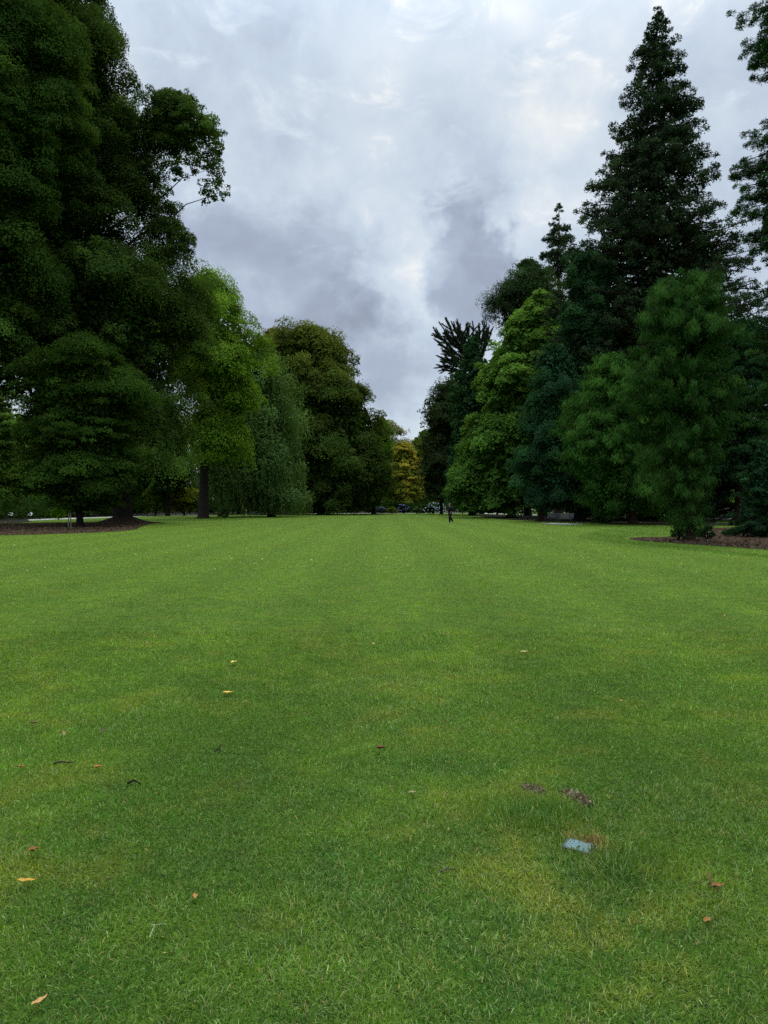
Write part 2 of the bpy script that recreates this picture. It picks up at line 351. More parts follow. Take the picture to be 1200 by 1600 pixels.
# ------------------------------------------------------------------ ground, paths, beds
def sheet(name, pts, z, mat, kind='structure'):
    bm = bmesh.new(); bm.faces.new([bm.verts.new((x, y, z)) for x, y in pts]); bmesh.ops.triangulate(bm, faces=bm.faces[:])
    bmesh.ops.recalc_face_normals(bm, faces=bm.faces[:])
    for f in bm.faces:
        if f.normal.z < 0: f.normal_flip()
    me = bpy.data.meshes.new(name); bm.to_mesh(me); bm.free(); me.materials.append(mat)
    o = bpy.data.objects.new(name, me); C.objects.link(o); return tag(o, kind=kind)
def rounded(P, n=8, wob=.0):
    """Catmull-Rom closed outline"""
    P = np.array(P, float); o = []
    for i in range(len(P)):
        a, b, c, e = P[i - 1], P[i], P[(i + 1) % len(P)], P[(i + 2) % len(P)]
        for t in np.arange(n) / n: o.append(.5 * (2 * b + (c - a) * t + (2 * a - 5 * b + 4 * c - e) * t * t + (3 * b - a - 3 * c + e) * t ** 3))
    o = np.array(o)
    if wob: o += nrm(len(o), 2) * wob
    return o
m, N = material('lawn soil and thatch')
p = N.n('NewGeometry').outputs['Position']
g = N.mix(N.noise(p, .35, 5, .6), (.055, .13, .012), (.10, .19, .02))
g = N.mix(N.smooth(N.noise(p, 6, 6, .7), .42, .7), g, (.05, .075, .018))
b = N.n('BsdfPrincipled', {'Base Color': g, 'Roughness': .9, 'Specular IOR Level': .1})
N.t.links.new(N.n('Bump', {'Height': N.noise(p, 30, 6, .7), 'Strength': .9, 'Distance': .04}).outputs[0], b.inputs['Normal'])
finish(N, b.outputs[0]); LAWN = m
m, N = material('bark mulch')
p = N.n('NewGeometry').outputs['Position']
g = N.ramp(N.noise(p, 9, 8, .75), [(.3, (.014, .009, .006)), (.5, (.042, .028, .016)), (.72, (.10, .066, .04))])
b = N.n('BsdfPrincipled', {'Base Color': g, 'Roughness': .95, 'Specular IOR Level': .1})
N.t.links.new(N.n('Bump', {'Height': N.noise(p, 14, 6, .7), 'Strength': 1.0, 'Distance': .08}).outputs[0], b.inputs['Normal'])
finish(N, b.outputs[0]); MULCH = m
PATH = simple('pale gravel asphalt', (.36, .36, .35), .9, .15, 2, .2, .3)

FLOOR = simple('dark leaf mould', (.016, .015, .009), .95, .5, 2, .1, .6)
tag(mesh_np('ground', [(-900, -200, 0), (900, -200, 0), (900, 1500, 0), (-900, 1500, 0)], [np.array([[0, 1, 2, 3]])], LAWN), kind='structure')
def strip(P, wd, n=10):
    P = np.array(P, float); o = []
    for i in range(len(P) - 1):
        a, b, c, e = P[max(i - 1, 0)], P[i], P[i + 1], P[min(i + 2, len(P) - 1)]
        for t in np.arange(n) / n: o.append(.5 * (2 * b + (c - a) * t + (2 * a - 5 * b + 4 * c - e) * t * t + (3 * b - a - 3 * c + e) * t ** 3))
    o = np.array(o + [P[-1]]); t = unit(np.gradient(o, axis=0)); nn = np.stack([-t[:, 1], t[:, 0]], 1)
    return np.vstack([o + nn * wd / 2, (o - nn * wd / 2)[::-1]])
path_l = strip([(-41, 30), (-39.5, 60), (-38.8, 80), (-38, 100), (-35.5, 120), (-29, 136), (-20, 148), (-9, 158), (2, 165), (14, 170), (26, 168)], 3.6)
sheet('path', path_l, .006, PATH)
path_r = strip([(20, 166), (24, 140), (30, 110), (40, 92), (56, 80), (75, 70)], 3.2); sheet('path', path_r, .010, PATH)

bed_l = rounded([(-15.8, 47), (-17, 41.5), (-21, 38.2), (-28, 37.2), (-37, 42), (-38, 52), (-33, 62), (-30, 68), (-27, 71.5), (-23.5, 72.5), (-20.6, 70), (-19.8, 64), (-18, 56)], 8, .06)
bed_r = rounded([gp(983, 842), gp(1005, 839.5), gp(1050, 838.6), gp(1075, 832), gp(1105, 826), gp(1180, 824), (30, 55), (34, 40), (24, 27.5), gp(1260, 866), gp(1195, 859), gp(1120, 853.5), gp(1050, 848.5), gp(1005, 845.5)], 6, .03)
bed_w = rounded([(14, 106), (13.6, 88), (15.5, 76), (18.2, 66.5), (21, 61), (26, 58), (34, 56), (60, 56), (66, 90), (40, 88), (26, 108), (20, 140), (19, 150), (17, 146), (15, 128)], 8, .08)
bed_b = rounded([(-34, 141), (-24, 141), (-12, 151.5), (2, 159.2), (5, 157), (-4, 150), (-14, 142), (-22, 134), (-30, 132)], 6, .05)
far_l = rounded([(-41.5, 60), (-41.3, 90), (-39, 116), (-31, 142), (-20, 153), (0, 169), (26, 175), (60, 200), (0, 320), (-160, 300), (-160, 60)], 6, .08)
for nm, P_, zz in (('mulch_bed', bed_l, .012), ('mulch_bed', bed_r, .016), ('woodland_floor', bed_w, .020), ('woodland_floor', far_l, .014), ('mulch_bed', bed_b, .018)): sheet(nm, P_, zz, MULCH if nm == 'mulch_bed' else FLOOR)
# root mound of the great lime
gx = np.linspace(-1, 1, 41); X, Y = np.meshgrid(gx * 4.2, gx * 4.2); RR = np.hypot(X, Y)
Z = .74 * np.exp(-(RR / 1.75) ** 2) + .16 * (fbm(X * 1.3 + 9, Y * 1.3 + 5, 4, 3) - .5) * np.exp(-(RR / 2.4) ** 2) - .03
i = (np.arange(40)[:, None] * 41 + np.arange(40)[None]).ravel(); MX, MY = at(193, 68)[:2]
tag(mesh_np('root_mound', np.stack([X + MX, Y + MY, Z + .012], -1).reshape(-1, 3), [np.stack([i, i + 1, i + 42, i + 41], 1)], MULCH), kind='structure')

# ------------------------------------------------------------------ grass
soil_a = rounded([gp(814, 1232), gp(826, 1228), gp(846, 1234), gp(856, 1241), gp(842, 1246), gp(824, 1240)], 6, .004)
soil_b = rounded([gp(876, 1241), gp(893, 1238), gp(918, 1249), gp(928, 1260), gp(914, 1263), gp(894, 1253)], 6, .004)
SOIL = simple('bare crumbly soil', (.165, .145, .085), .95, .6, 30, .1, 1.0)
for P_ in (soil_a, soil_b): sheet('bare_soil', P_, .005, SOIL)
LIDX, LIDY = gp(905, 1327)
rough = rounded([gp(903, 838), gp(930, 831), gp(965, 826), gp(1050, 824.5), gp(1066, 834), gp(990, 838), gp(976, 843), gp(1010, 849), gp(1100, 858), gp(1200, 868), gp(1200, 873), gp(1000, 853), gp(930, 845)], 4)
def gauss(x, y, px, py, s): X0, Y0 = gp(px, py); return np.exp(-((x - X0) ** 2 + (y - Y0) ** 2) / (2 * s * s))
def make_grass():
    rg = np.random.default_rng(11)
    D0, dens, ex = 4.4, 26000, 2.18
    g = np.concatenate([np.linspace(1.7, 12, 400), np.linspace(12.1, 165, 900)]); rho = dens * np.minimum(1, (D0 / g) ** ex)
    wid = 2 * (.53 * g + .55); c = np.concatenate([[0], np.cumsum((rho * wid)[1:] * np.diff(g))]); n = int(c[-1])
    y = np.interp(rg.random(n) * c[-1], c, g); x = (rg.random(n) * 2 - 1) * (.53 * y + .55)
    out = np.zeros(n, bool)
    for P_ in (path_l, path_r, bed_l, bed_r, far_l): out |= inpoly(x, y, P_)
    out |= inpoly(x, y, bed_w) & (rg.random(n) < .85)
    so = inpoly(x, y, soil_a) | inpoly(x, y, soil_b); out |= so & (rg.random(n) < .9)
    n3_ = fbm(x * 30, y * 30, 3, 14); u = (x - LIDX) * .84 - (y - LIDY) * .54; v = (x - LIDX) * .54 + (y - LIDY) * .84
    lid = (np.abs(u) < .040 + .026 * (n3_ - .5)) & (np.abs(v) < .030 + .026 * (n3_ - .5)); out |= lid & (rg.random(n) < .993)
    x, y = x[~out], y[~out]; n = len(x)
    ru = inpoly(x, y, rough)
    tuft = np.clip(gauss(x, y, 855, 1278, .13) * 1.3 + gauss(x, y, 770, 1262, .13) * .7 + gauss(x, y, 965, 1372, .12) * .6 + gauss(x, y, 960, 1310, .12) * .4 + gauss(x, y, 1010, 1345, .14) * .5, 0, 1)
    n1 = fbm(x * .55, y * .55, 5, 1); n2 = fbm(x * 2.3 + 40, y * 2.3, 4, 2); n3 = fbm(x * 7 + 11, y * 7, 3, 4)
    long_ = np.clip((fbm(x * 1.1 + 70, y * 1.1, 4, 6) - .5) * 3.2, 0, 1)
    far = np.log(np.maximum(y / D0, 1))
    ln = .0225 * (.6 + .8 * rg.random(n)) * (1 + .55 * long_) * (1 + .28 * far) * (1 + 1.1 * tuft) * (.7 + .7 * n3)
    ln[ru] *= 1.7
    w_ = .0024 * np.maximum(1, (y / D0) ** .93) * (.7 + .6 * rg.random(n))
    yaw = rg.random(n) * 2 * np.pi; lean = np.clip(.95 + .38 * rg.standard_normal(n), .05, 1.4) - .25 * tuft
    stripe = np.tanh(1.5 * np.sin(x * 2 * np.pi / 2.5 + .6 + .5 * vnoise(x * .3, y * .05, None, 44))); hx = np.cos(yaw) * np.sin(lean); hy = np.sin(yaw) * np.sin(lean) + stripe * (.12 + .08 * np.minimum(far, 2.5))
    up = np.cos(lean); dv = unit(np.stack([hx, hy, up], 1)); sd = unit(np.stack([-np.sin(yaw), np.cos(yaw), 0 * yaw], 1) + rg.standard_normal((n, 3)) * .25)
    b0 = np.stack([x, y, 0 * x], 1); q = sd * w_[:, None] * .5
    mid = b0 + dv * (ln * .55)[:, None]; mid[:, 2] += ln * .1
    tip = b0 + dv * ln[:, None]; tip[:, 2] -= ln * .12 * rg.random(n); tip[:, 2] = np.maximum(tip[:, 2], .004)
    # colour of each blade: sward patches, clover-dark patches, mossy yellow and dead straw
    base = np.array([.072, .168, .012]); lite = np.array([.145, .252, .018]); dark = np.array([.046, .126, .015]); yel = np.array([.23, .225, .028]); straw = np.array([.36, .27, .10]); pale = np.array([.21, .29, .10])
    m1 = np.clip((n1 - .32) * 2.6, 0, 1)[:, None]; c = dark * (1 - m1) + base * m1
    m2 = np.clip((n2 - .42) * 2.6, 0, 1)[:, None] * .75; c = c * (1 - m2) + lite * m2
    m2 = (np.clip(far / 2.2, 0, 1) * .85 * (.8 + .4 * np.clip((n2 - .3) * 2, 0, 1)))[:, None]; c = c * (1 - m2) + np.array([.172, .265, .016]) * m2  # far blades painted lighter and yellower, for light through them at grazing view
    yl = .6 * np.clip((fbm(x * 2.6 + 5, y * 2.6 + 9, 5, 8) - .55) * 5, 0, 1) * np.clip(1.1 - far * .45, .15, 1) + .42 * (gauss(x, y, 930, 1390, .3) + gauss(x, y, 780, 1350, .25) + gauss(x, y, 1010, 1265, .2) + gauss(x, y, 880, 1560, .25) + gauss(x, y, 1000, 1450, .3)) * np.clip(n3 * 3.6 - 1.55, 0, 1)
    yl = np.clip(yl, 0, .85) * (1 - tuft) * (rg.random(n) * .7 + .3); c = c * (1 - yl[:, None]) + yel * yl[:, None]
    pl_ = (rg.random(n) < .09 + .18 * long_ + .10 * np.clip(1 - (y - 2) / 5, 0, 1)) * .85; c = c * (1 - pl_[:, None]) + pale * pl_[:, None]  # pale blades painted in for highlights on the grass, more of them close by
    st = (rg.random(n) < .03 + .25 * np.clip(gauss(x, y, 925, 1322, .055) * 2.5 + gauss(x, y, 900, 1306, .05), 0, 3)) * .85; c = c * (1 - st[:, None]) + straw * st[:, None]
    rim = (gauss(x, y, 928, 1322, .03) > .35) & (rg.random(n) < .7); c[rim] = np.array([.17, .095, .04]) * (.6 + .8 * rg.random((rim.sum(), 1)))
    c[ru] = c[ru] * .5 + np.array([.045, .13, .014]) * .5
    c *= (.84 + .46 * n3)[:, None]; c *= (1 + .075 * stripe)[:, None] * np.exp(rg.standard_normal((n, 1)) * .28)  # stripe sheen from the blades' lean is also painted into their colour
    near = y < 9
    V = []; Fc = []; Cc = []; k = 0
    a = np.where(near)[0]; vn = np.stack([b0[a] - q[a], b0[a] + q[a], mid[a] + q[a] * .85, mid[a] - q[a] * .85, tip[a]], 1); j = np.arange(len(a)) * 5
    V.append(vn.reshape(-1, 3)); F4 = np.stack([j, j + 1, j + 2, j + 3], 1); F3 = np.stack([j + 3, j + 2, j + 4], 1); k = len(a) * 5
    f = np.where(~near)[0]; vf = np.stack([b0[f] - q[f], b0[f] + q[f], tip[f]], 1); j = np.arange(len(f)) * 3 + k
    V.append(vf.reshape(-1, 3)); Ff = np.stack([j, j + 1, j + 2], 1)
    cv = np.concatenate([np.repeat(c[a], 5, 0), np.repeat(c[f], 3, 0)])
    o = mesh_np('grass', np.concatenate(V), [F4, F3, Ff], BLADE, None, cv, 'POINT')
    tag(o, 'short green mown grass of the broad park lawn', 'grass', kind='stuff')
    print('grass blades', n)
make_grass()

# ------------------------------------------------------------------ trees, left side
broadleaf('lime_tree', 'giant dark green lime tree on a brown root mound, its top out of view', 'tree', 68, 193,
    [(-190, 50, 110), (-140, 20, 120), (-80, -30, 140), (0, -60, 160), (60, -80, 168), (120, -90, 204), (180, -90, 214), (250, -90, 214), (330, -80, 222), (400, -80, 250), (470, -70, 314), (540, -60, 320), (600, -40, 314), (650, 0, 297), (700, 60, 287), (745, 115, 264), (778, 150, 242)],
    (.038, .066, .022), (.064, .102, .026), tr=.8, px=2.2, k=8.5, droop=.35, seed=101, depth=.8, limb=70, br=.085, gap=.27, inner=.1, bflat=1.05,
    lobes=[(280, 190, 60, 52, 0, 260), (318, 232, 38, 62, -1, 180), (262, 225, 52, 50, 1, 180), (332, 290, 24, 40, -1, 110), (268, 395, 42, 56, 0, 160), (245, 325, 44, 44, 2, 110), (240, 165, 30, 26, 1, 40), (255, 275, 40, 40, 0, 80)])
broadleaf('lime_tree', 'dark lime tree filling the left picture edge with its trunk outside the view', 'tree', 58, -75,
    [(-150, -160, 10), (-90, -200, 50), (0, -230, 78), (100, -240, 100), (200, -240, 112), (300, -240, 98), (400, -230, 86), (500, -220, 66), (570, -200, 36), (640, -170, 0)],
    (.036, .070, .022), (.060, .104, .024), tr=.9, px=2.3, k=6.5, droop=.3, seed=102, depth=.8, limb=50, br=.09, gap=.26, bflat=1.05)
broadleaf('hornbeam_tree', 'low dense hornbeam with layered dark foliage on the mulch bed beside two stakes', 'tree', 56, 125,
    [(533, 112, 140), (548, 82, 172), (566, 62, 197), (590, 47, 212), (625, 38, 222), (665, 33, 224), (705, 36, 222), (740, 44, 216), (768, 56, 208), (786, 75, 195), (797, 95, 175)],
    (.024, .048, .012), (.046, .084, .018), tr=.24, k=9, flat=.55, droop=.15, seed=103, br=.105, bflat=.75, limb=40, inner=.2, px=2.0)
broadleaf('ash_tree', 'bright yellow-green ash tree with a dark flared trunk', 'tree', 93, 318,
    [(427, 308, 338), (442, 290, 356), (458, 275, 372), (476, 265, 388), (500, 250, 400), (530, 250, 408), (570, 262, 413), (600, 285, 413), (630, 292, 400), (665, 290, 385), (700, 290, 365), (725, 295, 350)],
    (.100, .170, .026), (.165, .245, .035), tr=.62, k=7.5, droop=.35, seed=104, br=.14, gap=.24, limb=60, inner=.06)
broadleaf('weeping_tree', 'weeping tree trailing grey-green curtains of fine leaves to the lawn', 'tree', 107, 424,
    [(533, 398, 425), (550, 380, 432), (570, 362, 438), (600, 340, 450), (640, 322, 464), (690, 312, 473), (735, 312, 477), (770, 325, 479), (785, 350, 478)],
    (.072, .120, .052), (.105, .160, .066), tr=.5, k=7.5, droop=.5, seed=105, br=.12, weep=4.2, px=2.3, inner=.12, limb=60)
broadleaf('horse_chestnut_tree', 'massive domed horse chestnut with rust-tinged top at the far left end of the lawn', 'tree', 135, 505,
    [(513, 470, 502), (522, 448, 522), (538, 430, 540), (556, 418, 554), (578, 414, 563), (600, 420, 558), (614, 425, 574), (630, 425, 590), (655, 428, 600), (685, 432, 607), (715, 438, 608), (745, 442, 606), (772, 446, 600), (796, 452, 592)],
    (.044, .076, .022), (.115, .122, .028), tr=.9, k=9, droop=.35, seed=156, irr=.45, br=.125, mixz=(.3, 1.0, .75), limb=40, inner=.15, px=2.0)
broadleaf('horse_chestnut_tree', 'smaller brown-topped chestnut crown peeping out behind the weeping tree', 'tree', 150, 428,
    [(516, 418, 436), (528, 407, 450), (555, 402, 460), (600, 402, 466), (680, 405, 470), (760, 410, 465), (795, 415, 455)],
    (.04, .060, .018), (.135, .100, .020), tr=.6, k=6, droop=.3, seed=107, mixz=(.4, 1.0, .9), limb=20, inner=.15, px=2.0)
broadleaf('beech_tree', 'lime-green tree lit bright at its drooping right edge beside the domed chestnut', 'tree', 146, 584,
    [(655, 590, 602), (670, 580, 610), (692, 570, 613), (715, 565, 613), (745, 560, 610), (770, 560, 604), (792, 565, 598)],
    (.06, .115, .018), (.11, .17, .025), tr=.4, k=8, droop=.5, seed=108, limb=20, px=2.0)
broadleaf('maple_tree', 'golden orange maple glowing at the far end of the lawn', 'tree', 176, 630,
    [(694, 612, 630), (706, 602, 644), (722, 596, 655), (742, 593, 664), (762, 594, 664), (778, 598, 658), (792, 606, 650)],
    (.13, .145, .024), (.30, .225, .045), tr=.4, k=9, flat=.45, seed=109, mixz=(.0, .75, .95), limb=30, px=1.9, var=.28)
broadleaf('gum_tree', 'pale grey-green gum tree with thin crown showing above the orange maple', 'tree', 235, 618,
    [(658, 602, 612), (668, 598, 624), (682, 596, 634), (698, 595, 645), (715, 598, 655), (740, 600, 660), (780, 605, 655)],
    (.17, .175, .13), (.24, .22, .15), tr=.5, k=7, droop=.2, seed=110, gap=.28, limb=50, px=1.8, bark=simple('pale gum bark', (.3, .27, .23), .8))
broadleaf('oak_tree', 'mixed yellow-green tree at lawn end tucked behind the dark evergreens', 'tree', 208, 662,
    [(674, 655, 675), (688, 644, 682), (705, 638, 690), (730, 640, 692), (760, 642, 690), (788, 646, 690)],
    (.05, .085, .02), (.12, .135, .03), tr=.4, k=7, seed=111, limb=15, px=1.9)
# glimpses behind the left path
conifer('cedar_tree', 'light green feathery conifer glimpsed at the left edge under the lime branches', 'tree', 100, -14,
    [(590, -22, -6), (620, -45, 18), (660, -60, 36), (700, -66, 42), (740, -62, 38), (775, -50, 28)], (.075, .130, .03), (.115, .175, .04), tr=.3, k=6, nb=120, rc=.085, droop=.5, seed=112)
broadleaf('dogwood_shrub', 'leafy bright green large shrub left of the hornbeam behind the path', 'shrub', 102, 44,
    [(722, 30, 58), (736, 14, 72), (755, 5, 78), (775, 2, 80), (795, 8, 76)], (.055, .105, .02), (.10, .165, .03), tr=.14, k=8, seed=113, limb=14)
broadleaf('spindle_shrub', 'yellow-tinged round shrub seen left of the ash trunk across the path', 'shrub', 122, 288,
    [(764, 278, 296), (772, 266, 308), (784, 260, 314), (796, 264, 312)], (.10, .13, .02), (.22, .19, .025), tr=.12, k=9, seed=114, limb=10)
broadleaf('laurel_shrub', 'fresh green shrub seen behind the path left of the yellow one', 'shrub', 120, 243,
    [(758, 234, 250), (770, 226, 260), (785, 224, 264), (797, 228, 260)], (.05, .10, .018), (.11, .16, .028), tr=.12, k=9, seed=115, limb=10)
broadleaf('yew_tree', 'dark narrow tree standing between the lime mound and the ash across the path', 'tree', 118, 262,
    [(640, 250, 272), (670, 238, 292), (710, 230, 304), (745, 232, 302), (768, 240, 292)], (.018, .040, .016), (.032, .060, .022), tr=.3, k=6, seed=116, limb=24, droop=.3)
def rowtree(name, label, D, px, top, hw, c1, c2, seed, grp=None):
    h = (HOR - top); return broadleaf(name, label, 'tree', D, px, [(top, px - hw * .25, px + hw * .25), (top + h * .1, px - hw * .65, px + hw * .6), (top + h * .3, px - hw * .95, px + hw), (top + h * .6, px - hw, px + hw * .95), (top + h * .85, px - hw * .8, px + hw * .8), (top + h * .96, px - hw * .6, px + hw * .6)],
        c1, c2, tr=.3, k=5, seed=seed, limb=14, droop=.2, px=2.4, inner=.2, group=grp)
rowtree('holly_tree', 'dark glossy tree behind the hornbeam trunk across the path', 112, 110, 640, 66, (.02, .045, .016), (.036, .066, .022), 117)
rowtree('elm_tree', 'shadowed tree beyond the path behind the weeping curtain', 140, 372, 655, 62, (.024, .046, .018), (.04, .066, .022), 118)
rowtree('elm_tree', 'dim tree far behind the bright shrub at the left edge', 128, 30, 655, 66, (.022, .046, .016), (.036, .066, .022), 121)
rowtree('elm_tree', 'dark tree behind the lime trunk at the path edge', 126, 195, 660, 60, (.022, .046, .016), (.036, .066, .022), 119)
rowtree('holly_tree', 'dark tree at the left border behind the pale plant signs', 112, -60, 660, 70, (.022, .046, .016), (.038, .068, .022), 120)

# ------------------------------------------------------------------ trees, right side
conifer('giant_sequoia', 'towering cone-shaped giant sequoia, the tallest conifer on the right', 'tree', 82, 1018,
    [(15, 1025, 1032), (28, 1013, 1041), (60, 1003, 1051), (100, 984, 1060), (150, 968, 1080), (190, 954, 1091), (225, 947, 1094), (260, 938, 1104), (288, 918, 1122), (315, 911, 1126), (350, 904, 1122), (385, 884, 1150), (425, 872, 1160), (460, 864, 1166), (520, 856, 1176), (580, 852, 1184), (660, 858, 1180), (740, 862, 1180), (795, 880, 1160)],
    (.026, .043, .030), (.042, .062, .038), tr=1.15, k=7.5, tf=.85, cov=1.0, rise=-.06, sag=-.09, droop=.0, seed=201, tip=1028, px=2.5, aspect=.4, irr=.4, mod=.12, tmin=.25, inner=.03, flat=.85, zp=.38)
conifer('redwood_tree', 'small slim redwood spire with bare gaps left of the giant sequoia', 'tree', 126, 873,
    [(318, 870, 875), (332, 863, 882), (352, 856, 890), (372, 848, 896), (395, 842, 902), (425, 838, 905), (455, 838, 906), (500, 836, 908), (600, 832, 915), (720, 830, 918)],
    (.032, .046, .032), (.046, .060, .038), tr=.75, k=6, tf=.85, cov=1.05, rise=-.06, sag=-.09, droop=.0, seed=202, px=2.2, aspect=.42, irr=.5, mod=.15, tmin=.25, inner=0, flat=.85, zp=.35)
broadleaf('pine_tree', 'round-headed dark pine between the redwood spire and the bright tulip tree', 'tree', 118, 826,
    [(407, 818, 834), (416, 806, 846), (430, 796, 856), (450, 784, 866), (470, 772, 874), (490, 770, 882), (520, 776, 886), (580, 780, 886), (660, 790, 880)],
    (.028, .050, .028), (.046, .076, .034), tr=.5, k=7, seed=203, gap=.16, limb=40, lobes=[(772, 487, 11, 7, 0, 9), (780, 500, 14, 8, 0, 10)], px=2.0, aspect=.4)
broadleaf('tulip_tree', 'light green broad-leaved tulip tree sloping down to the lawn among dark conifers', 'tree', 98, 800,
    [(457, 836, 852), (466, 826, 864), (482, 812, 872), (500, 797, 878), (530, 776, 884), (560, 752, 884), (578, 738, 884), (600, 744, 884), (630, 748, 884), (655, 742, 880), (685, 732, 874), (715, 720, 866), (745, 713, 850), (775, 711, 835), (800, 722, 815)],
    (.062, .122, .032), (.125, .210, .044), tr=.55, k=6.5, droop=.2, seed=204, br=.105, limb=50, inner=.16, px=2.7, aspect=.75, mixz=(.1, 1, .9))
conifer('cypress_tree', 'dense dark green cypress between the tulip tree and the spiky-armed one', 'tree', 122, 738,
    [(528, 731, 742), (545, 720, 756), (575, 708, 768), (610, 704, 778), (650, 699, 782), (700, 693, 782), (750, 690, 778), (790, 694, 770)],
    (.024, .056, .030), (.042, .088, .040), tr=.5, k=7.5, tf=1.15, cov=1.0, rise=.2, droop=.5, seed=205, px=2.3, aspect=.4, irr=1, mod=.25, tmin=.3, inner=.2, flat=1.1)
broadleaf('holm_oak', 'blackish evergreen oak at the far right lawn end above the hydrangeas', 'tree', 140, 690,
    [(597, 702, 716), (612, 684, 734), (632, 668, 742), (655, 658, 746), (675, 660, 748), (700, 668, 748), (722, 664, 744), (740, 655, 738), (760, 653, 730), (780, 660, 722)],
    (.030, .046, .026), (.048, .066, .034), tr=.28, k=8, seed=206, br=.14, limb=26, inner=.2, px=2.0)
conifer('fir_tree', 'tall dark conifer clothed to the ground directly left of the sequoia', 'tree', 78, 906,
    [(396, 888, 940), (408, 880, 950), (440, 874, 956), (490, 870, 964), (545, 862, 980), (600, 856, 990), (660, 850, 996), (720, 850, 996), (775, 856, 990), (806, 868, 970)],
    (.022, .052, .030), (.036, .080, .038), tr=.6, k=8, tf=.95, cov=.95, rise=.1, droop=.6, seed=207, px=2.5, aspect=.34, irr=1, mod=.3, tmin=.25, inner=.16, flat=1.1, hang=.6)
conifer('fir_tree', 'shorter blue-green conifer overhanging the benches', 'tree', 74, 848,
    [(540, 850, 880), (558, 836, 902), (590, 824, 918), (630, 814, 928), (675, 806, 934), (720, 800, 934), (765, 800, 914), (788, 806, 890)],
    (.022, .056, .034), (.036, .086, .044), tr=.45, k=8, tf=.9, cov=1.05, rise=.15, droop=.9, seed=208, px=2.5, aspect=.32, irr=1.1, mod=.3, tmin=.25, inner=.2, flat=1.2, hang=.9)
conifer('hemlock_tree', 'mid-sized green hemlock with a bright drooping top in front of the sequoia', 'tree', 62, 990,
    [(556, 930, 975), (572, 915, 1005), (610, 898, 1032), (650, 882, 1046), (695, 868, 1052), (735, 872, 1052), (768, 892, 1044), (800, 910, 1030)], (.030, .074, .021), (.060, .128, .030), tr=.3, k=8.5, tf=.5, cov=.72, rise=.12, sag=.2, strag=.12, droop=1.4, seed=209, px=3.8, aspect=.14, irr=1.4, mod=.4, tmin=.3, inner=.12, flat=1.1, hang=.6)
conifer('hemlock_tree', 'near hemlock with sagging sprays reaching the mulch bed on the right', 'tree', 33, 1078,
    [(427, 1052, 1090), (436, 1032, 1106), (450, 1008, 1122), (475, 988, 1136), (530, 980, 1155), (570, 976, 1168), (610, 974, 1170), (655, 980, 1160), (700, 1000, 1140), (740, 1022, 1118), (780, 1040, 1104), (815, 1052, 1096), (842, 1056, 1096)],
    (.021, .052, .017), (.046, .098, .027), tr=.19, k=7.5, tf=.25, cov=.56, rise=.14, sag=.24, droop=1.6, seed=210, px=5.2, aspect=.085, sp=1.2, irr=2.0, mod=.55, strag=.14, tmin=.25, inner=.03, flat=1.35, hang=.4)
conifer('douglas_fir', 'tall spiky conifer cut off by the right picture edge', 'tree', 52, 1262,
    [(-120, 1235, 1290), (-60, 1190, 1330), (0, 1152, 1372), (35, 1158, 1366), (70, 1164, 1360), (105, 1172, 1350), (132, 1200, 1330), (165, 1214, 1316), (196, 1200, 1330), (215, 1160, 1372), (255, 1152, 1376), (305, 1156, 1372), (345, 1158, 1372), (378, 1174, 1352), (410, 1184, 1344), (440, 1190, 1340), (475, 1184, 1350), (530, 1178, 1360), (620, 1172, 1370), (690, 1170, 1370)],
    (.024, .056, .026), (.038, .088, .032), tr=.55, k=6.5, tf=.6, cov=.9, rise=.06, sag=.05, droop=.4, seed=211, px=3.2, aspect=.2, irr=.4, mod=.2, tmin=.25, inner=.06)
conifer('fir_tree', 'low dark fir with skirts on the mulch at the right edge', 'tree', 37, 1192,
    [(690, 1186, 1200), (715, 1170, 1216), (750, 1152, 1232), (790, 1142, 1244), (825, 1138, 1250), (846, 1142, 1244)],
    (.018, .046, .028), (.030, .070, .036), tr=.14, k=7.5, tf=.34, cov=1.0, rise=.0, droop=.5, seed=212, px=3.0, aspect=.2, irr=1, mod=.3, tmin=.25, inner=.12)
conifer('fir_tree', 'dark fir with a thick bare trunk behind the near hemlock', 'tree', 72, 1158,
    [(500, 1120, 1200), (520, 1100, 1215), (550, 1090, 1225), (600, 1080, 1240), (670, 1066, 1256), (720, 1066, 1256), (752, 1080, 1236)],
    (.020, .048, .026), (.032, .072, .034), tr=.62, k=6.5, tf=.8, cov=.9, rise=.1, droop=.5, seed=213, px=2.7, aspect=.3, irr=1, mod=.3, tmin=.3, inner=.12)
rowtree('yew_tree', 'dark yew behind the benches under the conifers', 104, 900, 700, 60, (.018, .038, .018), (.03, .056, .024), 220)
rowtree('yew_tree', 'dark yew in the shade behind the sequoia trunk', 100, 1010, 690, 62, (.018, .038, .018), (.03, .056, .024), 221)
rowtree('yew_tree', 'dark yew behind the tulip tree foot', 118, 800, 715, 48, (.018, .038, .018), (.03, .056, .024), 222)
broadleaf('hazel_shrub', 'light fresh green shrub seen through the gap right of the hemlock', 'shrub', 92, 1128,
    [(742, 1112, 1140), (756, 1096, 1156), (775, 1090, 1164), (788, 1094, 1160)], (.10, .20, .035), (.17, .28, .05), tr=.12, k=9, seed=223, limb=14, inner=.1)  # the leaves themselves are light green
rowtree('hazel_shrub', 'pale green shrub at far right behind the fir trunk', 96, 1210, 735, 52, (.06, .12, .025), (.11, .18, .035), 224)

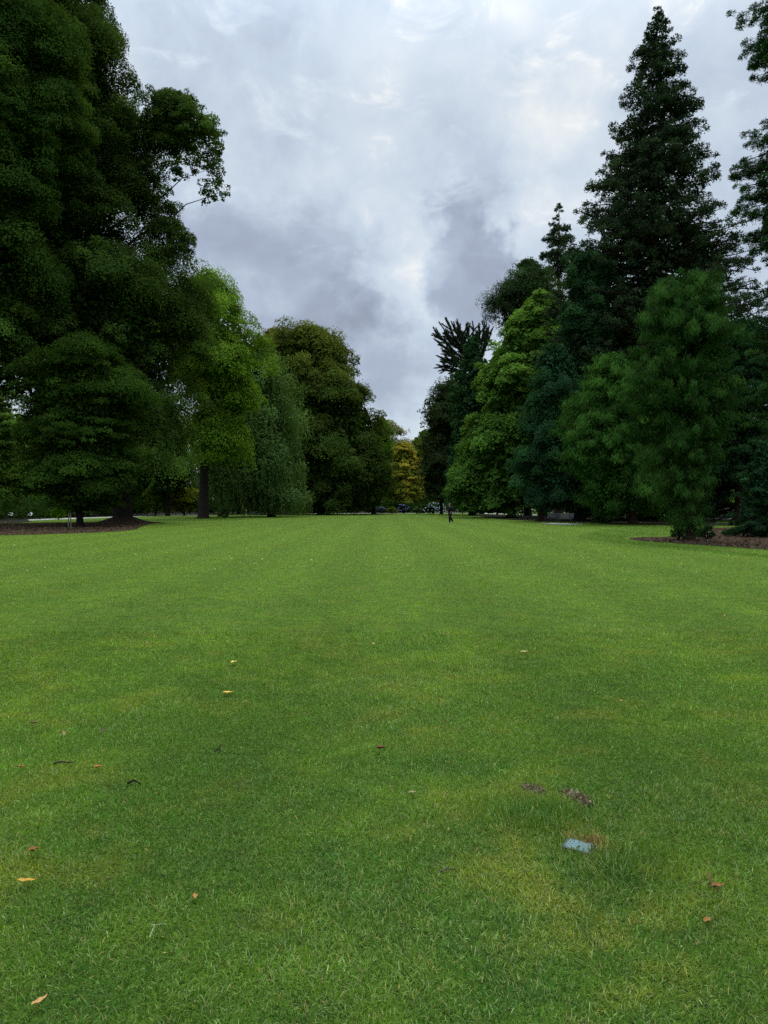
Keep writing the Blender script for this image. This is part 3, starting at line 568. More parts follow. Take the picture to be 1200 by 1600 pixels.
# tree with spiky arms
def spiky(name, label, D, tpx, tips, base):
    global rng
    rng = np.random.default_rng(230); bx, by, _ = at(tpx, D); root = empty(name, (bx, by, 0), label, 'tree'); T = Tubes(); L = 2.1 * D / 755
    bt = np.array(at(*((base[0], D, base[1])))); T.add(trunk_path((bx, by, -.05), bt, 7), .5 * np.linspace(1, .35, 7), 8)
    cen = []; rad = []; out = []
    for (px, py) in tips:
        e = np.array(at(px, D + rng.uniform(-4, 4), py)); s = bt + (e - bt) * rng.uniform(.05, .3) + nrm(3) * .3
        p = curve(s, e, -.07, 8, .012); T.add(p, .14 * np.linspace(1, .12, 8), 5); dv = unit(e - s); ln = np.linalg.norm(e - s)
        m = int(ln / .16); t = np.linspace(.12, 1, m); pts = np.stack([np.interp(t, np.linspace(0, 1, 8), p[:, q]) for q in range(3)], 1)
        cen.append(pts); rad.append(.52 * (1.05 - t) ** .8 + .05); out.append(np.repeat(dv[None] * 1.6, m, 0))
        for s_ in range(9):                          # side fingers
            t0 = rng.uniform(.3, .85); o = pts[int(t0 * (m - 1))]; dd = unit(dv + nrm(3) * .38); l2 = ln * rng.uniform(.12, .3); m2 = max(3, int(l2 / .16)); tt = np.linspace(0, 1, m2)
            cen.append(o + dd * l2 * tt[:, None]); rad.append(.3 * (1.05 - tt) ** .6 + .04); out.append(np.repeat(dd[None] * 1.6, m2, 0))
    cen = np.concatenate(cen); rad = np.concatenate(rad); out = np.concatenate(out); nc = len(cen)
    V, ci = leaves(cen, rad, out, np.full(nc, 12), L, 'spray', 1.0, 0.0, .3)
    mesh_np('crown', V.reshape(-1, 3), [quads(len(V))], NEEDLE, root, colours(ci, nc, (.024, .034, .028), (.036, .046, .034), .2)); T.build('trunk', BARK, root)
spiky('spiky_cypress', 'black spiky-armed cypress with pointed fingers against the sky', 150, 752,
    [(677, 512), (681, 522), (686, 504), (684, 533), (697, 497), (705, 503), (714, 500), (690, 545), (682, 556), (690, 562), (684, 571), (691, 578), (700, 520), (716, 514), (728, 507), (738, 503), (722, 520), (748, 506), (757, 504), (764, 510), (770, 512), (700, 548), (706, 560), (712, 535), (732, 520), (745, 518), (760, 520)], (742, 578))

# far woodland closing the horizon
def woodland(line, h, n, c1, c2, seed, L):
    rg = np.random.default_rng(seed); P_ = np.array(line, float); t = rg.random(n) * (len(P_) - 1); i = t.astype(int); f = (t - i)[:, None]
    b = P_[i] * (1 - f) + P_[i + 1] * f + rg.standard_normal((n, 2)) * 3.0
    hh = h * (.62 + .6 * vnoise(b[:, 0] * .12, b[:, 1] * .12, None, seed)); z = hh * rg.random(n) ** .8
    return np.stack([b[:, 0], b[:, 1], z], 1), c1, c2, L, seed
wc = []
def wood_mesh():
    global rng
    rng = np.random.default_rng(99); V = []; K = []
    for line, h, n, c1, c2, L in (([(-45, 55), (-44.5, 95), (-43, 118), (-35, 142), (-24, 156), (-8, 167), (8, 176), (28, 182)], 2.4, 1500, (.014, .032, .010), (.028, .052, .014), .35),
                                  ([(-62, 60), (-60, 110), (-62, 150), (-52, 180), (-30, 200), (-10, 240), (10, 262), (30, 240)], 9, 2600, (.022, .044, .016), (.04, .07, .022), .55),
                                  ([(28, 215), (32, 170), (36, 130), (44, 112), (58, 104), (80, 100)], 9, 1700, (.020, .042, .02), (.036, .064, .024), .5),
                                  ([(-160, 230), (-90, 290), (0, 320), (90, 290), (170, 230)], 16, 2200, (.03, .05, .022), (.05, .075, .03), .9)):
        cen, c1, c2, L, s = woodland(line, h, n, c1, c2, 31 + n, L); rad = 1.6 * (.6 + .7 * rnd(n))
        v, ci = leaves(cen, rad, unit(nrm(n, 3) + [0, 0, .5]), np.full(n, 46), L); ok = v[:, :, 2].min(1) > .02
        V.append(v[ok]); K.append(colours(ci, n, c1, c2)[ok])
    V = np.concatenate(V); o = mesh_np('woodland', V.reshape(-1, 3), [quads(len(V))], LEAF, None, np.concatenate(K))
    tag(o, 'dark woodland undergrowth closing the view behind the park trees', 'woodland', kind='stuff')
wood_mesh()

# ------------------------------------------------------------------ shrubs and flowers
def gb(px, py): return gp(px, py)
rng = np.random.default_rng(41)
x, y, _ = at(675, 150); hy = bush('hydrangea_bush', 'wide hydrangea bush with pale blue and white flower heads behind the walker', 'bush', x, y, 2.9, 1.4, 2.25, (.03, .06, .022), (.05, .09, .03), 7000, .28)
HB = simple('pale blue hydrangea petal', (.36, .44, .72), .7, .25, 3); HW = simple('white hydrangea petal', (.62, .66, .72), .7, .15, 3); HP = simple('dusky violet hydrangea petal', (.12, .12, .34), .7, .3, 3)
def flower_heads(root, x, y, pts, mats, r0):
    for (dx, dy, z, mi) in pts:
        bm = bmesh.new()
        bmesh.ops.create_icosphere(bm, subdivisions=3, radius=r0)
        for v in bm.verts:
            q = v.co / r0; v.co *= 1 + .16 * math.sin(q.x * 11 + dx * 7) * math.sin(q.y * 12 + z * 5) * math.sin(q.z * 11 + 1); v.co.z *= .78
        me = bpy.data.meshes.new('flower_head'); bm.to_mesh(me); bm.free(); me.materials.append(mats[mi]); o = bpy.data.objects.new('flower_head', me); C.objects.link(o); o.location = (dx, dy, z); o.parent = root
pts = []
for k in range(64):
    a = rng.uniform(-1, 1); px_ = a * 2.7; z = rng.uniform(.35, 2.2) * (1 - .25 * a * a); w_ = math.sqrt(max(0, 1 - (z / 2.6) ** 2 * .6 - a * a * .5))
    if a < -.35 and rng.random() < .55: continue
    pts.append((px_, -1.35 * w_ - .1, z, 0 if rng.random() < .6 else 1))
flower_heads(hy, x, y, pts, [HB, HW], .13)
for px_, D, wd, h, c1, c2, lab in ((652, 148, 1.15, 1.5, (.05, .085, .045), (.09, .12, .07), 'grey-green rounded bush at the left end of the hydrangeas'),
        (612, 158, 1.6, 1.35, (.06, .075, .02), (.10, .11, .03), 'olive bush between two dark blue hydrangeas at lawn end'),
        (500, 140, 3.2, 1.2, (.014, .026, .022), (.022, .036, .03), 'dark low bush in the shade of the domed chestnut'),
        (585, 157, 2.4, 1.3, (.014, .026, .026), (.02, .034, .032), 'blackish low bush left of the blue hydrangeas')):
    x, y, _ = at(px_, D); bush('garden_bush', lab, 'bush', x, y, wd, 1.2, h, c1, c2, 3000, .25)
for px_, D, wd, h, lab in ((598, 160, 1.3, 1.45, 'navy blue hydrangea bush left of the olive bush'), (631, 160, 1.5, 1.95, 'taller violet hydrangea bush right of the olive bush')):
    x, y, _ = at(px_, D); b_ = bush('hydrangea_bush', lab, 'bush', x, y, wd, 1.1, h, (.016, .028, .026), (.03, .044, .04), 2600, .26)
    flower_heads(b_, x, y, [(rng.uniform(-1, 1) * wd * .8, -1.0, rng.uniform(.25, .95) * h, 0) for _ in range(16)], [HP], .13)
x, y, _ = at(91, 86); bush('grass_clump', 'tall bright green grass clump left of the hornbeam stakes', 'plant', x, y, .95, .6, 1.5, (.07, .15, .015), (.12, .22, .025), 2600, .42, aspect=.1, kind='spray', droop=-1.2)
x, y, _ = at(1122, 84); bush('box_hedge', 'low dark clipped bush in the gap right of the hemlock', 'bush', x, y, 2.3, .9, 1.2, (.018, .036, .014), (.03, .055, .02), 3500, .14)
x, y, _ = at(1104, 34.2); bush('seedling_conifer', 'dark conifer seedling at the foot of the near hemlock', 'plant', x, y, .42, .42, .75, (.016, .044, .026), (.03, .066, .034), 1500, .16, kind='spray', aspect=.16, droop=.2)
x, y, _ = at(1060, 33.6); bush('seedling_conifer', 'bushy low conifer sprout left of the hemlock trunk base', 'plant', x, y, .33, .4, .95, (.018, .048, .026), (.03, .07, .034), 1500, .16, kind='spray', aspect=.16, droop=.3)
x, y, _ = at(942, 66); bush('fern_clump', 'dark green fern clump right of the benches', 'plant', x, y, 1.2, .8, 1.0, (.02, .05, .02), (.035, .08, .03), 2000, .25, kind='spray', aspect=.2, droop=.1)
x, y, _ = at(950, 70); bush('pale_flower', 'small pale blossom cluster in the shade right of the benches', 'plant', x, y, .3, .3, 1.5, (.02, .05, .02), (.28, .25, .17), 260, .16)
x, y, _ = at(872 + 262, 39); 
x, y, _ = at(350, 96); bush('young_sapling', 'small dark weeping sapling on the grass right of the ash trunk', 'plant', x, y, .9, .5, 1.15, (.018, .036, .018), (.03, .05, .024), 420, .2, droop=.6)

# ------------------------------------------------------------------ park furniture
def box(bm, c, s, rot=None, bev=.0):
    r = bmesh.ops.create_cube(bm, size=1); vs = r['verts']
    for v in vs: v.co = Vector((v.co.x * s[0], v.co.y * s[1], v.co.z * s[2]))
    if rot: bmesh.ops.rotate(bm, verts=vs, cent=(0, 0, 0), matrix=rot)
    bmesh.ops.translate(bm, verts=vs, vec=c)
    if bev: bmesh.ops.bevel(bm, geom=[e for e in bm.edges if all(v in vs for v in e.verts)], offset=bev, segments=2, affect='EDGES', profile=.6)
from mathutils import Matrix
def part(name, bm, mat, parent, label=None):
    me = bpy.data.meshes.new(name); bm.to_mesh(me); bm.free(); me.materials.append(mat); o = bpy.data.objects.new(name, me); C.objects.link(o)
    if parent is not None: o.parent = parent
    if label: o['label'] = label
    return o
WOOD = simple('weathered grey bench timber', (.07, .068, .068), .75, .3, 6, .25, .2); IRON = simple('black painted iron', (.02, .02, .022), .45, .2, 6, .4)
def bench(label, px, D, rz, wid, dark):
    x, y, _ = at(px, D); root = empty('park_bench', (x, y, .02), label, 'bench', None, rz)
    mt = WOOD if not dark else simple('dark bench timber', (.045, .045, .052), .75, .3, 6, .25, .2)  # one bench of the pair gets a darker timber tone
    bm = bmesh.new()
    for k in range(4): box(bm, (0, -.2 + k * .125, .45), (wid, .105, .035), None, .006)
    part('seat', bm, mt, root); bm = bmesh.new()
    for k in range(3): box(bm, (0, .27 + k * .045, .56 + k * .135), (wid, .03, .115), Matrix.Rotation(R(-16), 3, 'X'), .006)
    part('backrest', bm, mt, root)
    for sx in (-1, 1):
        bm = bmesh.new(); X_ = sx * (wid / 2 - .1)
        box(bm, (X_, -.2, .215), (.06, .06, .43), None, .006); box(bm, (X_, .22, .215), (.06, .06, .43), None, .006)
        box(bm, (X_, .01, .405), (.05, .4, .05), None, .006); box(bm, (X_, .315, .64), (.055, .045, .5), Matrix.Rotation(R(-16), 3, 'X'), .006)
        part('leg', bm, IRON, root); bm = bmesh.new()
        box(bm, (X_, -.03, .66), (.06, .5, .04), None, .008); box(bm, (X_, -.22, .54), (.045, .045, .22), None, .006); part('armrest', bm, IRON, root)
bench('grey slatted park bench, the lighter right one of the pair under the conifers', 883.5, 63.2, R(-38), 1.25, False)
bench('dark slatted park bench standing left of the lighter bench under the conifers', 862.5, 66, R(-42), 1.25, True)
bm = bmesh.new(); a, b = gp(855, 818.6), gp(897, 820.2); a = Vector((*a, 0)); b = Vector((*b, 0)); box(bm, (0, 0, 0), ((b - a).length, 1.5, .07), None, .01)
o = part('concrete_slab', bm, simple('pale concrete', (.30, .30, .285), .9, .15, 5, .2, .2), None); o.location = (*(((a + b) / 2).to_2d()), .035); o.rotation_euler.z = math.atan2(b.y - a.y, b.x - a.x)
tag(o, 'pale concrete slab in front of the two park benches', 'slab')
# low stone edging and pale wall seen through gaps
STONE = simple('pale grey stone', (.40, .37, .36), .9, .2, 2, .2, .4)
def lowwall(label, px1, px2, D, h, dy=0):
    x1 = at(px1, D)[0]; x2 = at(px2, D)[0]; bm = bmesh.new(); box(bm, (0, 0, h / 2), (x2 - x1, .4, h), None, .02); box(bm, (0, 0, h + .035), (x2 - x1 + .08, .48, .07), None, .015)
    o = part('stone_wall', bm, STONE, None); o.location = ((x1 + x2) / 2, D, 0); tag(o, label, 'wall')
lowwall('pale low stone wall seen through the gap right of the hemlock', 1050, 1152, 87, 1.45)
sheet('gap_lawn', [at(1118, 66)[:2], at(1146, 66)[:2], at(1150, 80)[:2], at(1122, 80)[:2]], .026, LAWN)  # small lawn patch in the gap, same material as the lawn
# two pale plant signs, a white bench far off, a bollard and the stakes
WHITE = simple('weathered white enamel', (.62, .63, .64), .5, .1, 6, .4); STAKE = simple('pale tanalised timber', (.13, .12, .075), .85, .3, 8, .15, .3)
for px_, D, rz, lab in ((17, 85, .25, 'leftmost tilted pale plant sign beside the path'), (48, 86, -.2, 'tilted pale plant sign beside the path nearer the hornbeam')):
    x, y, _ = at(px_, D); r_ = empty('plant_sign', (x, y, 0), lab, 'sign', None, rz)
    bm = bmesh.new(); box(bm, (0, 0, .25), (.05, .05, .5), None, .005); part('post', bm, IRON, r_)
    bm = bmesh.new(); box(bm, (0, -.02, .62), (.5, .03, .46), Matrix.Rotation(R(-42), 3, 'X') @ Matrix.Rotation(R(14), 3, 'Y'), .008); part('panel', bm, WHITE, r_)
for px_, D, h, t_, lab in ((106.5, 50.5, .98, .02, 'slim timber stake left of the hornbeam trunk, left of a pair'), (110.8, 50.2, 1.0, -.015, 'slim timber stake nearest the hornbeam trunk, right of a pair')):
    x, y, _ = at(px_, D); r_ = empty('tree_stake', (x, y, 0), lab, 'stake'); T = Tubes()
    T.add([(x, y, -.02), (x + t_, y, h * .5), (x + 2 * t_, y, h)], np.array([.035, .035, .032]), 8); T.build('post', STAKE, r_)
    bm = bmesh.new(); bmesh.ops.create_cone(bm, cap_ends=True, segments=8, radius1=.034, radius2=.018, depth=.05); bmesh.ops.translate(bm, verts=bm.verts[:], vec=(2 * t_, 0, h + .024)); part('tip', bm, STAKE, r_)
x, y, _ = at(385, 127); r_ = empty('bollard', (x, y, 0), 'short pale bollard at the path edge beneath the weeping tree', 'bollard'); T = Tubes(); T.add([(x, y, -.02), (x, y, .4), (x, y, .82), (x, y, .9)], np.array([.11, .10, .10, .05]), 12); T.build('post', STONE, r_)
bm = bmesh.new(); bmesh.ops.create_uvsphere(bm, u_segments=12, v_segments=8, radius=.115); bmesh.ops.translate(bm, verts=bm.verts[:], vec=(0, 0, .92)); part('cap', bm, STONE, r_)
x, y, _ = at(650, 168); r_ = empty('garden_bench', (x, y, 0), 'tiny white garden seat far off left of the hydrangeas', 'bench')
bm = bmesh.new(); box(bm, (0, 0, .45), (1.1, .45, .06), None, .01); part('seat', bm, WHITE, r_); bm = bmesh.new(); box(bm, (0, .22, .75), (1.1, .05, .42), None, .01); part('backrest', bm, WHITE, r_)
for sx in (-.48, .48): bm = bmesh.new(); box(bm, (sx, 0, .21), (.08, .4, .42), None, .01); part('leg', bm, WHITE, r_)

# ------------------------------------------------------------------ valve box lid
m, N = material('faded blue plastic lid'); p = N.n('TexCoord').outputs['Object']
c1 = N.mix(N.smooth(N.noise(p, 18, 6, .7), .35, .7), (.08, .155, .17), (.125, .205, .225)); c1 = N.mix(N.smooth(N.noise(p, 60, 4, .6), .6, .74), c1, (.16, .16, .12))
b = N.n('BsdfPrincipled', {'Base Color': c1, 'Roughness': .6, 'Specular IOR Level': .35}); N.t.links.new(N.n('Bump', {'Height': N.noise(p, 220, 3, .6), 'Strength': .4, 'Distance': .002}).outputs[0], b.inputs['Normal']); finish(N, b.outputs[0]); LID = m
root = empty('valve_box', (LIDX, LIDY, 0), 'pale blue irrigation box lid sunk in the turf with dead brown edges', 'valve box', None, -math.atan2(.54, .84)); root.scale = (.72, .74, 1)
bm = bmesh.new(); box(bm, (0, 0, .003), (.150, .122, .022), None, .004)
for k in range(-3, 4):
    for j in range(-3, 4):
        if (k + j) % 2 == 0: box(bm, (k * .019, j * .0155, .0145), (.010, .008, .0020))
part('lid', bm, LID, root)
bm = bmesh.new(); bmesh.ops.create_cone(bm, cap_ends=True, segments=16, radius1=.008, radius2=.007, depth=.003); bmesh.ops.translate(bm, verts=bm.verts[:], vec=(.012, -.020, .0155)); part('finger_hole', bm, IRON, root)
bm = bmesh.new()
for sx, sy, lx, ly in ((0, .068, .175, .012), (0, -.068, .175, .012), (.082, 0, .012, .122), (-.082, 0, .012, .122)): box(bm, (sx, sy, .003), (lx, ly, .020), None, .002)
part('rim', bm, simple('dark plastic rim', (.05, .055, .05), .7, .3), root)

# ------------------------------------------------------------------ fallen leaves, twigs, litter
rng = np.random.default_rng(55)
def leaf_mesh(name, L, W, curl, c, bend=.2):
    n = 9; t = np.linspace(0, 1, n); wd = W * np.sin(np.pi * np.clip(t, .02, .99) ** .8) ** .8 * (1 - .25 * t)
    s = np.array([-1, -.5, 0, .5, 1.0]); V = []
    for i in range(n):
        for a in s: V.append(((t[i] - .5) * L, a * wd[i] * .5 + bend * L * (t[i] - .5) ** 2, .005 + curl * (abs(a) ** 1.6 * wd[i] * .5) + curl * .5 * (t[i] - .5) ** 2 * L + .002 * math.sin(i * 1.7)))
    i = (np.arange(n - 1)[:, None] * 5 + np.arange(4)[None]).ravel(); V = np.array(V)
    m_ = simple(name + ' surface', c, .7, .35, 40, .25); o = mesh_np(name, V, [np.stack([i, i + 1, i + 6, i + 5], 1)], m_)
    V2 = V.copy(); return o
def place(o, px, py, rz, lab, cat='leaf', grp=None, z=.02, tilt=(0, 0)):
    o.location = (*gp(px, py), z); o.rotation_euler = (tilt[0], tilt[1], rz); tag(o, lab, cat, grp); return o
place(leaf_mesh('fallen_leaf', .075, .026, .5, (.42, .25, .03)), 40, 1390, .12, 'long curled orange leaf on grass near the lower left edge', z=.024)
place(leaf_mesh('fallen_leaf', .075, .05, .3, (.60, .36, .04)), 356, 1089, .3, 'bright yellow leaf lying left of centre on the lawn', z=.028)
place(leaf_mesh('fallen_leaf', .05, .035, .8, (.20, .09, .02)), 52, 1341, .9, 'small reddish brown crumpled leaf above the long orange one', z=.024)
place(leaf_mesh('fallen_leaf', .055, .02, .6, (.42, .24, .08)), 60, 1582, 1.1, 'small tan leaf at the bottom left corner', z=.022)
place(leaf_mesh('fallen_leaf', .07, .04, .9, (.15, .065, .018)), 596, 1178, .2, 'dark red-brown curled leaf near the middle of the lawn', z=.024)
place(leaf_mesh('fallen_leaf', .05, .035, .7, (.30, .14, .025)), 152, 1208, .5, 'rusty leaf right of the dark stick', z=.024)
place(leaf_mesh('fallen_leaf', .06, .03, .7, (.20, .09, .022)), 1125, 1398, .3, 'reddish leaf beside the bent twig on the right', z=.022)
place(leaf_mesh('fallen_leaf', .045, .03, .8, (.22, .12, .03)), 32, 1208, .1, 'brown leaf left of the dark stick', z=.024)
place(leaf_mesh('fallen_leaf', .09, .04, .4, (.50, .42, .22)), 820, 1024, .6, 'pale straw leaf on the lawn right of centre', z=.03)
place(leaf_mesh('fallen_leaf', .08, .06, .5, (.58, .40, .08)), 366, 1041, 1.2, 'smaller yellow leaf above the bright yellow leaf', z=.03)
place(leaf_mesh('fallen_leaf', .045, .026, .7, (.22, .11, .025)), 1108, 1452, .8, 'little rust leaf below the bent twig on the right', z=.02)
place(leaf_mesh('fallen_leaf', .045, .026, .6, (.26, .21, .10)), 645, 1248, .5, 'dry grey-brown leaf left of the bare soil', z=.022)
place(leaf_mesh('fallen_leaf', .045, .022, .6, (.28, .15, .03)), 304, 1413, 1.9, 'single small orange-brown leaf left of centre near the bottom', z=.02)
place(leaf_mesh('fallen_leaf', .05, .03, .8, (.14, .07, .04)), 52, 1138, .4, 'dark brown leaf near the left edge above the stick', z=.026)
src = [leaf_mesh('fallen_leaf', .06, .035, .7, c) for c in ((.26, .15, .07), (.10, .055, .035), (.34, .27, .08))]; used = [0, 0, 0]
lab = 'small brown or yellow fallen leaf among many scattered on the mid lawn'
for k in range(20):
    py = 850 + 330 * rng.random() ** 1.5; px_ = rng.uniform(20, 1180); j = rng.integers(0, 3); o = src[j]
    if used[j]: o = src[j].copy(); C.objects.link(o)
    used[j] = 1; s_ = rng.uniform(.45, 1.0); o.scale = (s_,) * 3; place(o, px_, py, rng.uniform(0, 6.3), lab, 'leaf', 'fallen leaves scattered on the lawn', .03, (rng.uniform(-.5, .5), rng.uniform(-.5, .5)))
def twig(label, pts, r, c, branch=None):
    P3 = [(*gp(a, b), z) for a, b, z in pts]; T = Tubes(); x, y = P3[0][:2]; T.add(P3, np.linspace(r, r * .5, len(P3)), 6)
    for q in branch or []: T.add([(*gp(a, b), z) for a, b, z in q], np.linspace(r * .7, r * .3, len(q)), 5)
    o = T.build('twig', simple('twig bark', c, .9, .4, 30, .1, .6)); tag(o, label, 'twig')
twig('straight dark stick lying on the left lawn', [(82, 1199, .018), (93, 1197.5, .024), (105, 1198, .022), (115, 1197, .02)], .006, (.05, .036, .028))
twig('bent reddish twig lying on the lower right lawn', [(1109, 1378, .03), (1111, 1388, .03), (1117, 1397, .026), (1126, 1404, .02)], .004, (.17, .08, .06))
twig('short dark forked twig on the lawn left of centre', [(334, 1180, .02), (341, 1179, .03), (345, 1175, .045)], .005, (.035, .026, .02), [[(341, 1179, .03), (347, 1180, .02)]])
twig('thin grey twig on the grass below the bare soil at left', [(688, 1372, .02), (697, 1370, .026), (712, 1368, .02)], .004, (.10, .075, .055), [[(697, 1370, .026), (702, 1366, .03)]])
twig('pale forked straw stem near the bottom left of centre', [(232, 1482, .03), (240, 1464, .035), (259, 1459, .03)], .0022, (.36, .40, .20), [[(240, 1464, .035), (230, 1459, .03)]])
twig('black bit of bark in the grass at left', [(198, 1231, .02), (208, 1229, .03), (219, 1232, .02)], .007, (.02, .016, .012))
def litter(name, label, cat, x, y, z, L, cols, mat, flatn=.5):
    n = len(x); pos = np.stack([x, y, z], 1); nor = unit(nrm(n, 3) * flatn + [0, 0, 1]); ax = unit(np.cross(nor, nrm(n, 3))); sd = np.cross(nor, ax); s = (L * (.6 + .8 * rnd(n)))[:, None]
    V = np.stack([pos - ax * s * .5, pos + sd * s * .3, pos + ax * s * .5, pos - sd * s * .3], 1); c = np.array(cols)[rng.integers(0, len(cols), n)] * np.exp(nrm(n, 1) * .25)
    tag(mesh_np(name, V.reshape(-1, 3), [quads(n)], mat, None, c), label, cat, kind='stuff')
n = 1500; py = 812 + 85 * rnd(n) ** 1.3; px_ = 1200 * rnd(n); keep = fbm(px_ * .012, py * .06, 3, 5) + .25 * np.exp(-((px_ - 400) / 260) ** 2) > .56; D_ = F * EYE / (py - HOR); x = (px_ - 600) / F * D_; y = D_
for P_ in (bed_l, bed_r, bed_w, rough): keep &= ~inpoly(x, y, P_)
litter('leaf_litter', 'pale yellow flecks of fallen leaves over the far lawn', 'leaf litter', x[keep], y[keep], .035 + .01 * rnd(keep.sum()), .0016 * y[keep] + .02, [(.30, .30, .08), (.26, .20, .07), (.33, .34, .15)], LEAF)
pts = []
for P_, cnt in ((bed_l, 9000), (bed_r, 9000), (bed_w, 6000)):
    a = P_.min(0); b = P_.max(0); q = a + rnd(cnt, 2) * (b - a); pts.append(q[inpoly(q[:, 0], q[:, 1], P_)])
q = np.concatenate(pts); litter('bark_chips', 'brown bark chips and dead leaves over the mulch beds', 'bark chips', q[:, 0], q[:, 1], .03 + .02 * rnd(len(q)) , np.full(len(q), .11), [(.09, .058, .032), (.045, .03, .018), (.14, .095, .055), (.17, .125, .08), (.03, .02, .013)], LEAF, .8)
x_, y_ = gp(870, 1247); n = 700; a = rnd(n) * 6.28; P2 = np.concatenate([soil_a, soil_b]); q = P2.min(0) + rnd(n * 3, 2) * (P2.max(0) - P2.min(0)); q = q[inpoly(q[:, 0], q[:, 1], soil_a) | inpoly(q[:, 0], q[:, 1], soil_b)]
litter('soil_crumbs', 'crumbs of dry soil and dead grass on the bare patch', 'soil crumbs', q[:, 0], q[:, 1], .008 + .012 * rnd(len(q)), np.full(len(q), .014), [(.16, .14, .08), (.09, .078, .045), (.26, .235, .15)], LEAF, 1.2)

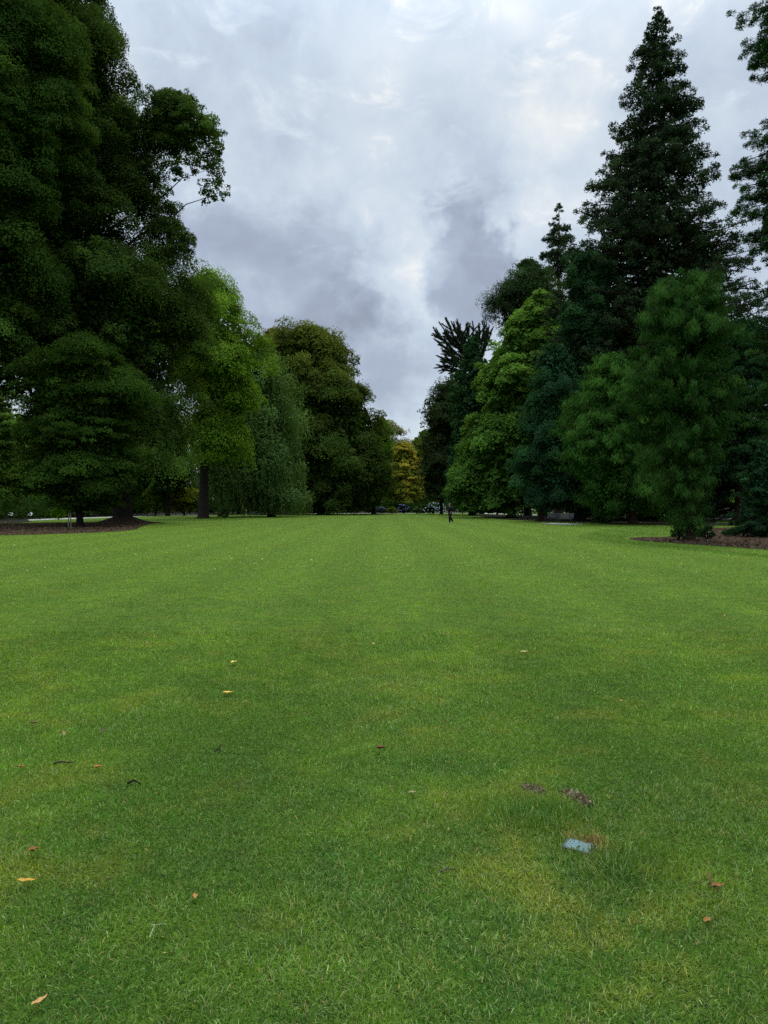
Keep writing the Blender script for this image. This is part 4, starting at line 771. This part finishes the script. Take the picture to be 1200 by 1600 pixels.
# ------------------------------------------------------------------ the walker
def person():
    D = 64.5; x, y, _ = at(703, D); root = empty('person', (x, y, 0), 'person in black clothes striding leftwards across the far lawn', 'person', None, R(0))
    SKIN = simple('skin', (.42, .25, .18), .55, .1, 20); HAIR = simple('greying auburn hair', (.14, .075, .05), .7, .3, 60); BLK = simple('black jersey cloth', (.012, .012, .016), .8, .3, 10, .15); TRS = simple('black trouser cloth', (.010, .010, .012), .8, .3, 10, .15); SHOE = simple('pale sports shoe', (.42, .42, .40), .6, .1, 20)
    def skin(name, vs, es, rs, mat, sub=2, rootv=0, par=root):
        me = bpy.data.meshes.new(name); me.from_pydata(vs, es, []); o = bpy.data.objects.new(name, me); C.objects.link(o); o.parent = par
        o.modifiers.new('skin', 'SKIN'); me.skin_vertices.new() if not me.skin_vertices else None
        for k, r_ in enumerate(rs): me.skin_vertices[0].data[k].radius = r_ if isinstance(r_, tuple) else (r_, r_)
        me.skin_vertices[0].data[rootv].use_root = True
        s = o.modifiers.new('sub', 'SUBSURF'); s.levels = sub; s.render_levels = sub
        dg = bpy.context.evaluated_depsgraph_get(); m2 = bpy.data.meshes.new_from_object(o.evaluated_get(dg)); o.modifiers.clear(); o.data = m2; m2.materials.clear(); m2.materials.append(mat)
        for f_ in m2.polygons: f_.use_smooth = True
        return o
    # x: walking direction is -x; front leg straight below, rear leg trailing to +x
    hip = (.02, 0, .93)
    # body (skin): neck, head base, forearms with hands and five fingers each
    V = [(.02, 0, .93), (.02, 0, 1.12), (.0, 0, 1.34), (-.015, 0, 1.47), (-.03, 0, 1.54), (-.045, 0, 1.64), (-.05, 0, 1.71)]; E = [(0, 1), (1, 2), (2, 3), (3, 4), (4, 5), (5, 6)]; Rr = [(.13, .10), (.125, .09), (.15, .10), (.07, .06), (.052, .052), (.085, .078), (.06, .06)]
    def add(p, par, r_): V.append(p); E.append((par, len(V) - 1)); Rr.append(r_); return len(V) - 1
    for sy, sh, el, wr in ((-1, (.0, -.19, 1.40), (.20, -.23, 1.18), (.06, -.20, 1.02)), (1, (.0, .19, 1.40), (.06, .24, 1.13), (-.17, .20, 1.06))):
        a = add(sh, 2, .062); b_ = add(el, a, .045); c = add(wr, b_, .03)
        d_ = Vector(wr) - Vector(el); d_.normalize(); pm = add(tuple(Vector(wr) + d_ * .07), c, (.036, .018))
        for k, (off, ln) in enumerate(((-.028, .075), (-.010, .085), (.009, .08), (.027, .062))):
            s_ = Vector((0, 0, off)); k1 = add(tuple(Vector(V[pm]) + d_ * .03 + s_), pm, .009); k2 = add(tuple(Vector(V[k1]) + d_ * ln * .5), k1, .008); add(tuple(Vector(V[k2]) + d_ * ln * .35 + Vector((0, -sy * .025, 0))), k2, .007)
        t1 = add(tuple(Vector(wr) + d_ * .03 + Vector((0, -sy * .02, .03))), c, .011); add(tuple(Vector(V[t1]) + d_ * .04 + Vector((0, -sy * .015, .02))), t1, .009)
    for kn, an, toe in (((-.06, -.085, .50), (-.055, -.085, .085), (-.20, -.085, .04)), ((.10, .085, .52), (.32, .085, .17), (.27, .085, .05))):
        hp = add((.02, kn[1] * 1.05, .86), 0, .088); k = add(kn, hp, .058); a = add(an, k, .038); add(toe, a, .036)
    skin('body', V, E, Rr, SKIN)
    # clothes: jersey and trousers a little proud of the body
    V = [(.02, 0, .76), (.02, 0, .86), (.02, 0, 1.0), (.02, 0, 1.16), (.0, 0, 1.34), (-.012, 0, 1.47), (-.016, 0, 1.51)]; E = [(0, 1), (1, 2), (2, 3), (3, 4), (4, 5), (5, 6)]; Rr = [(.19, .15), (.20, .155), (.195, .15), (.20, .15), (.215, .155), (.12, .11), (.08, .075)]
    for sh, el, wr in (((.0, -.21, 1.41), (.20, -.24, 1.18), (.075, -.205, 1.035)), ((.0, .21, 1.41), (.06, .25, 1.13), (-.155, .205, 1.065))):
        a = add(sh, 4, .105); b_ = add(el, a, .085); add(wr, b_, .062)
    skin('jersey', V, E, Rr, BLK)
    V = [(.02, 0, 1.02), (.02, 0, .92), (.02, 0, .84)]; E = [(0, 1), (1, 2)]; Rr = [(.17, .14), (.185, .15), (.17, .14)]
    for kn, an in (((-.06, -.085, .50), (-.055, -.085, .09)), ((.10, .085, .52), (.31, .085, .175))):
        hp = add((.015, kn[1] * 1.05, .78), 2, .135); k = add(kn, hp, .10); add(an, k, .075)
    skin('trousers', V, E, Rr, TRS)
    for an, mid, toe in (((-.05, -.085, .075), (-.12, -.085, .05), (-.21, -.085, .036)), ((.335, .085, .16), (.31, .085, .09), (.265, .085, .045))):
        skin('shoe', [an, mid, toe], [(0, 1), (1, 2)], [.05, .05, .038], SHOE, 2)
    # hair cap and face
    bm = bmesh.new(); bmesh.ops.create_icosphere(bm, subdivisions=3, radius=1)
    for v in bm.verts:
        d_ = v.co.copy(); v.co = Vector((-.030 + d_.x * .105, d_.y * .092, 1.665 + d_.z * .105))
        if d_.x < -.35 and d_.z < .45: v.co.x = max(v.co.x, -.075)
        if d_.z < -.45: v.co.z = 1.665 - .05
    part('hair', bm, HAIR, root)
    EYE_M = simple('dark eye', (.02, .015, .012), .3)
    for sy in (-1, 1):
        bm = bmesh.new(); bmesh.ops.create_uvsphere(bm, u_segments=8, v_segments=6, radius=.013); bmesh.ops.translate(bm, verts=bm.verts[:], vec=(-.125, sy * .032, 1.655)); part('eye', bm, EYE_M, root)
        bm = bmesh.new(); bmesh.ops.create_uvsphere(bm, u_segments=8, v_segments=6, radius=.03); bmesh.ops.scale(bm, verts=bm.verts[:], vec=(.7, .35, 1.1)); bmesh.ops.translate(bm, verts=bm.verts[:], vec=(-.045, sy * .088, 1.64)); part('ear', bm, SKIN, root)
    bm = bmesh.new(); bmesh.ops.create_cone(bm, cap_ends=True, segments=8, radius1=.02, radius2=.008, depth=.05); bmesh.ops.rotate(bm, verts=bm.verts[:], cent=(0, 0, 0), matrix=Matrix.Rotation(R(20), 3, 'Y')); bmesh.ops.translate(bm, verts=bm.verts[:], vec=(-.135, 0, 1.63)); part('nose', bm, SKIN, root)
    bm = bmesh.new(); box(bm, (-.122, 0, 1.592), (.014, .045, .012), None, .003); part('mouth', bm, simple('lips', (.30, .12, .10), .5), root)
    root.rotation_euler.z = R(18)
person()
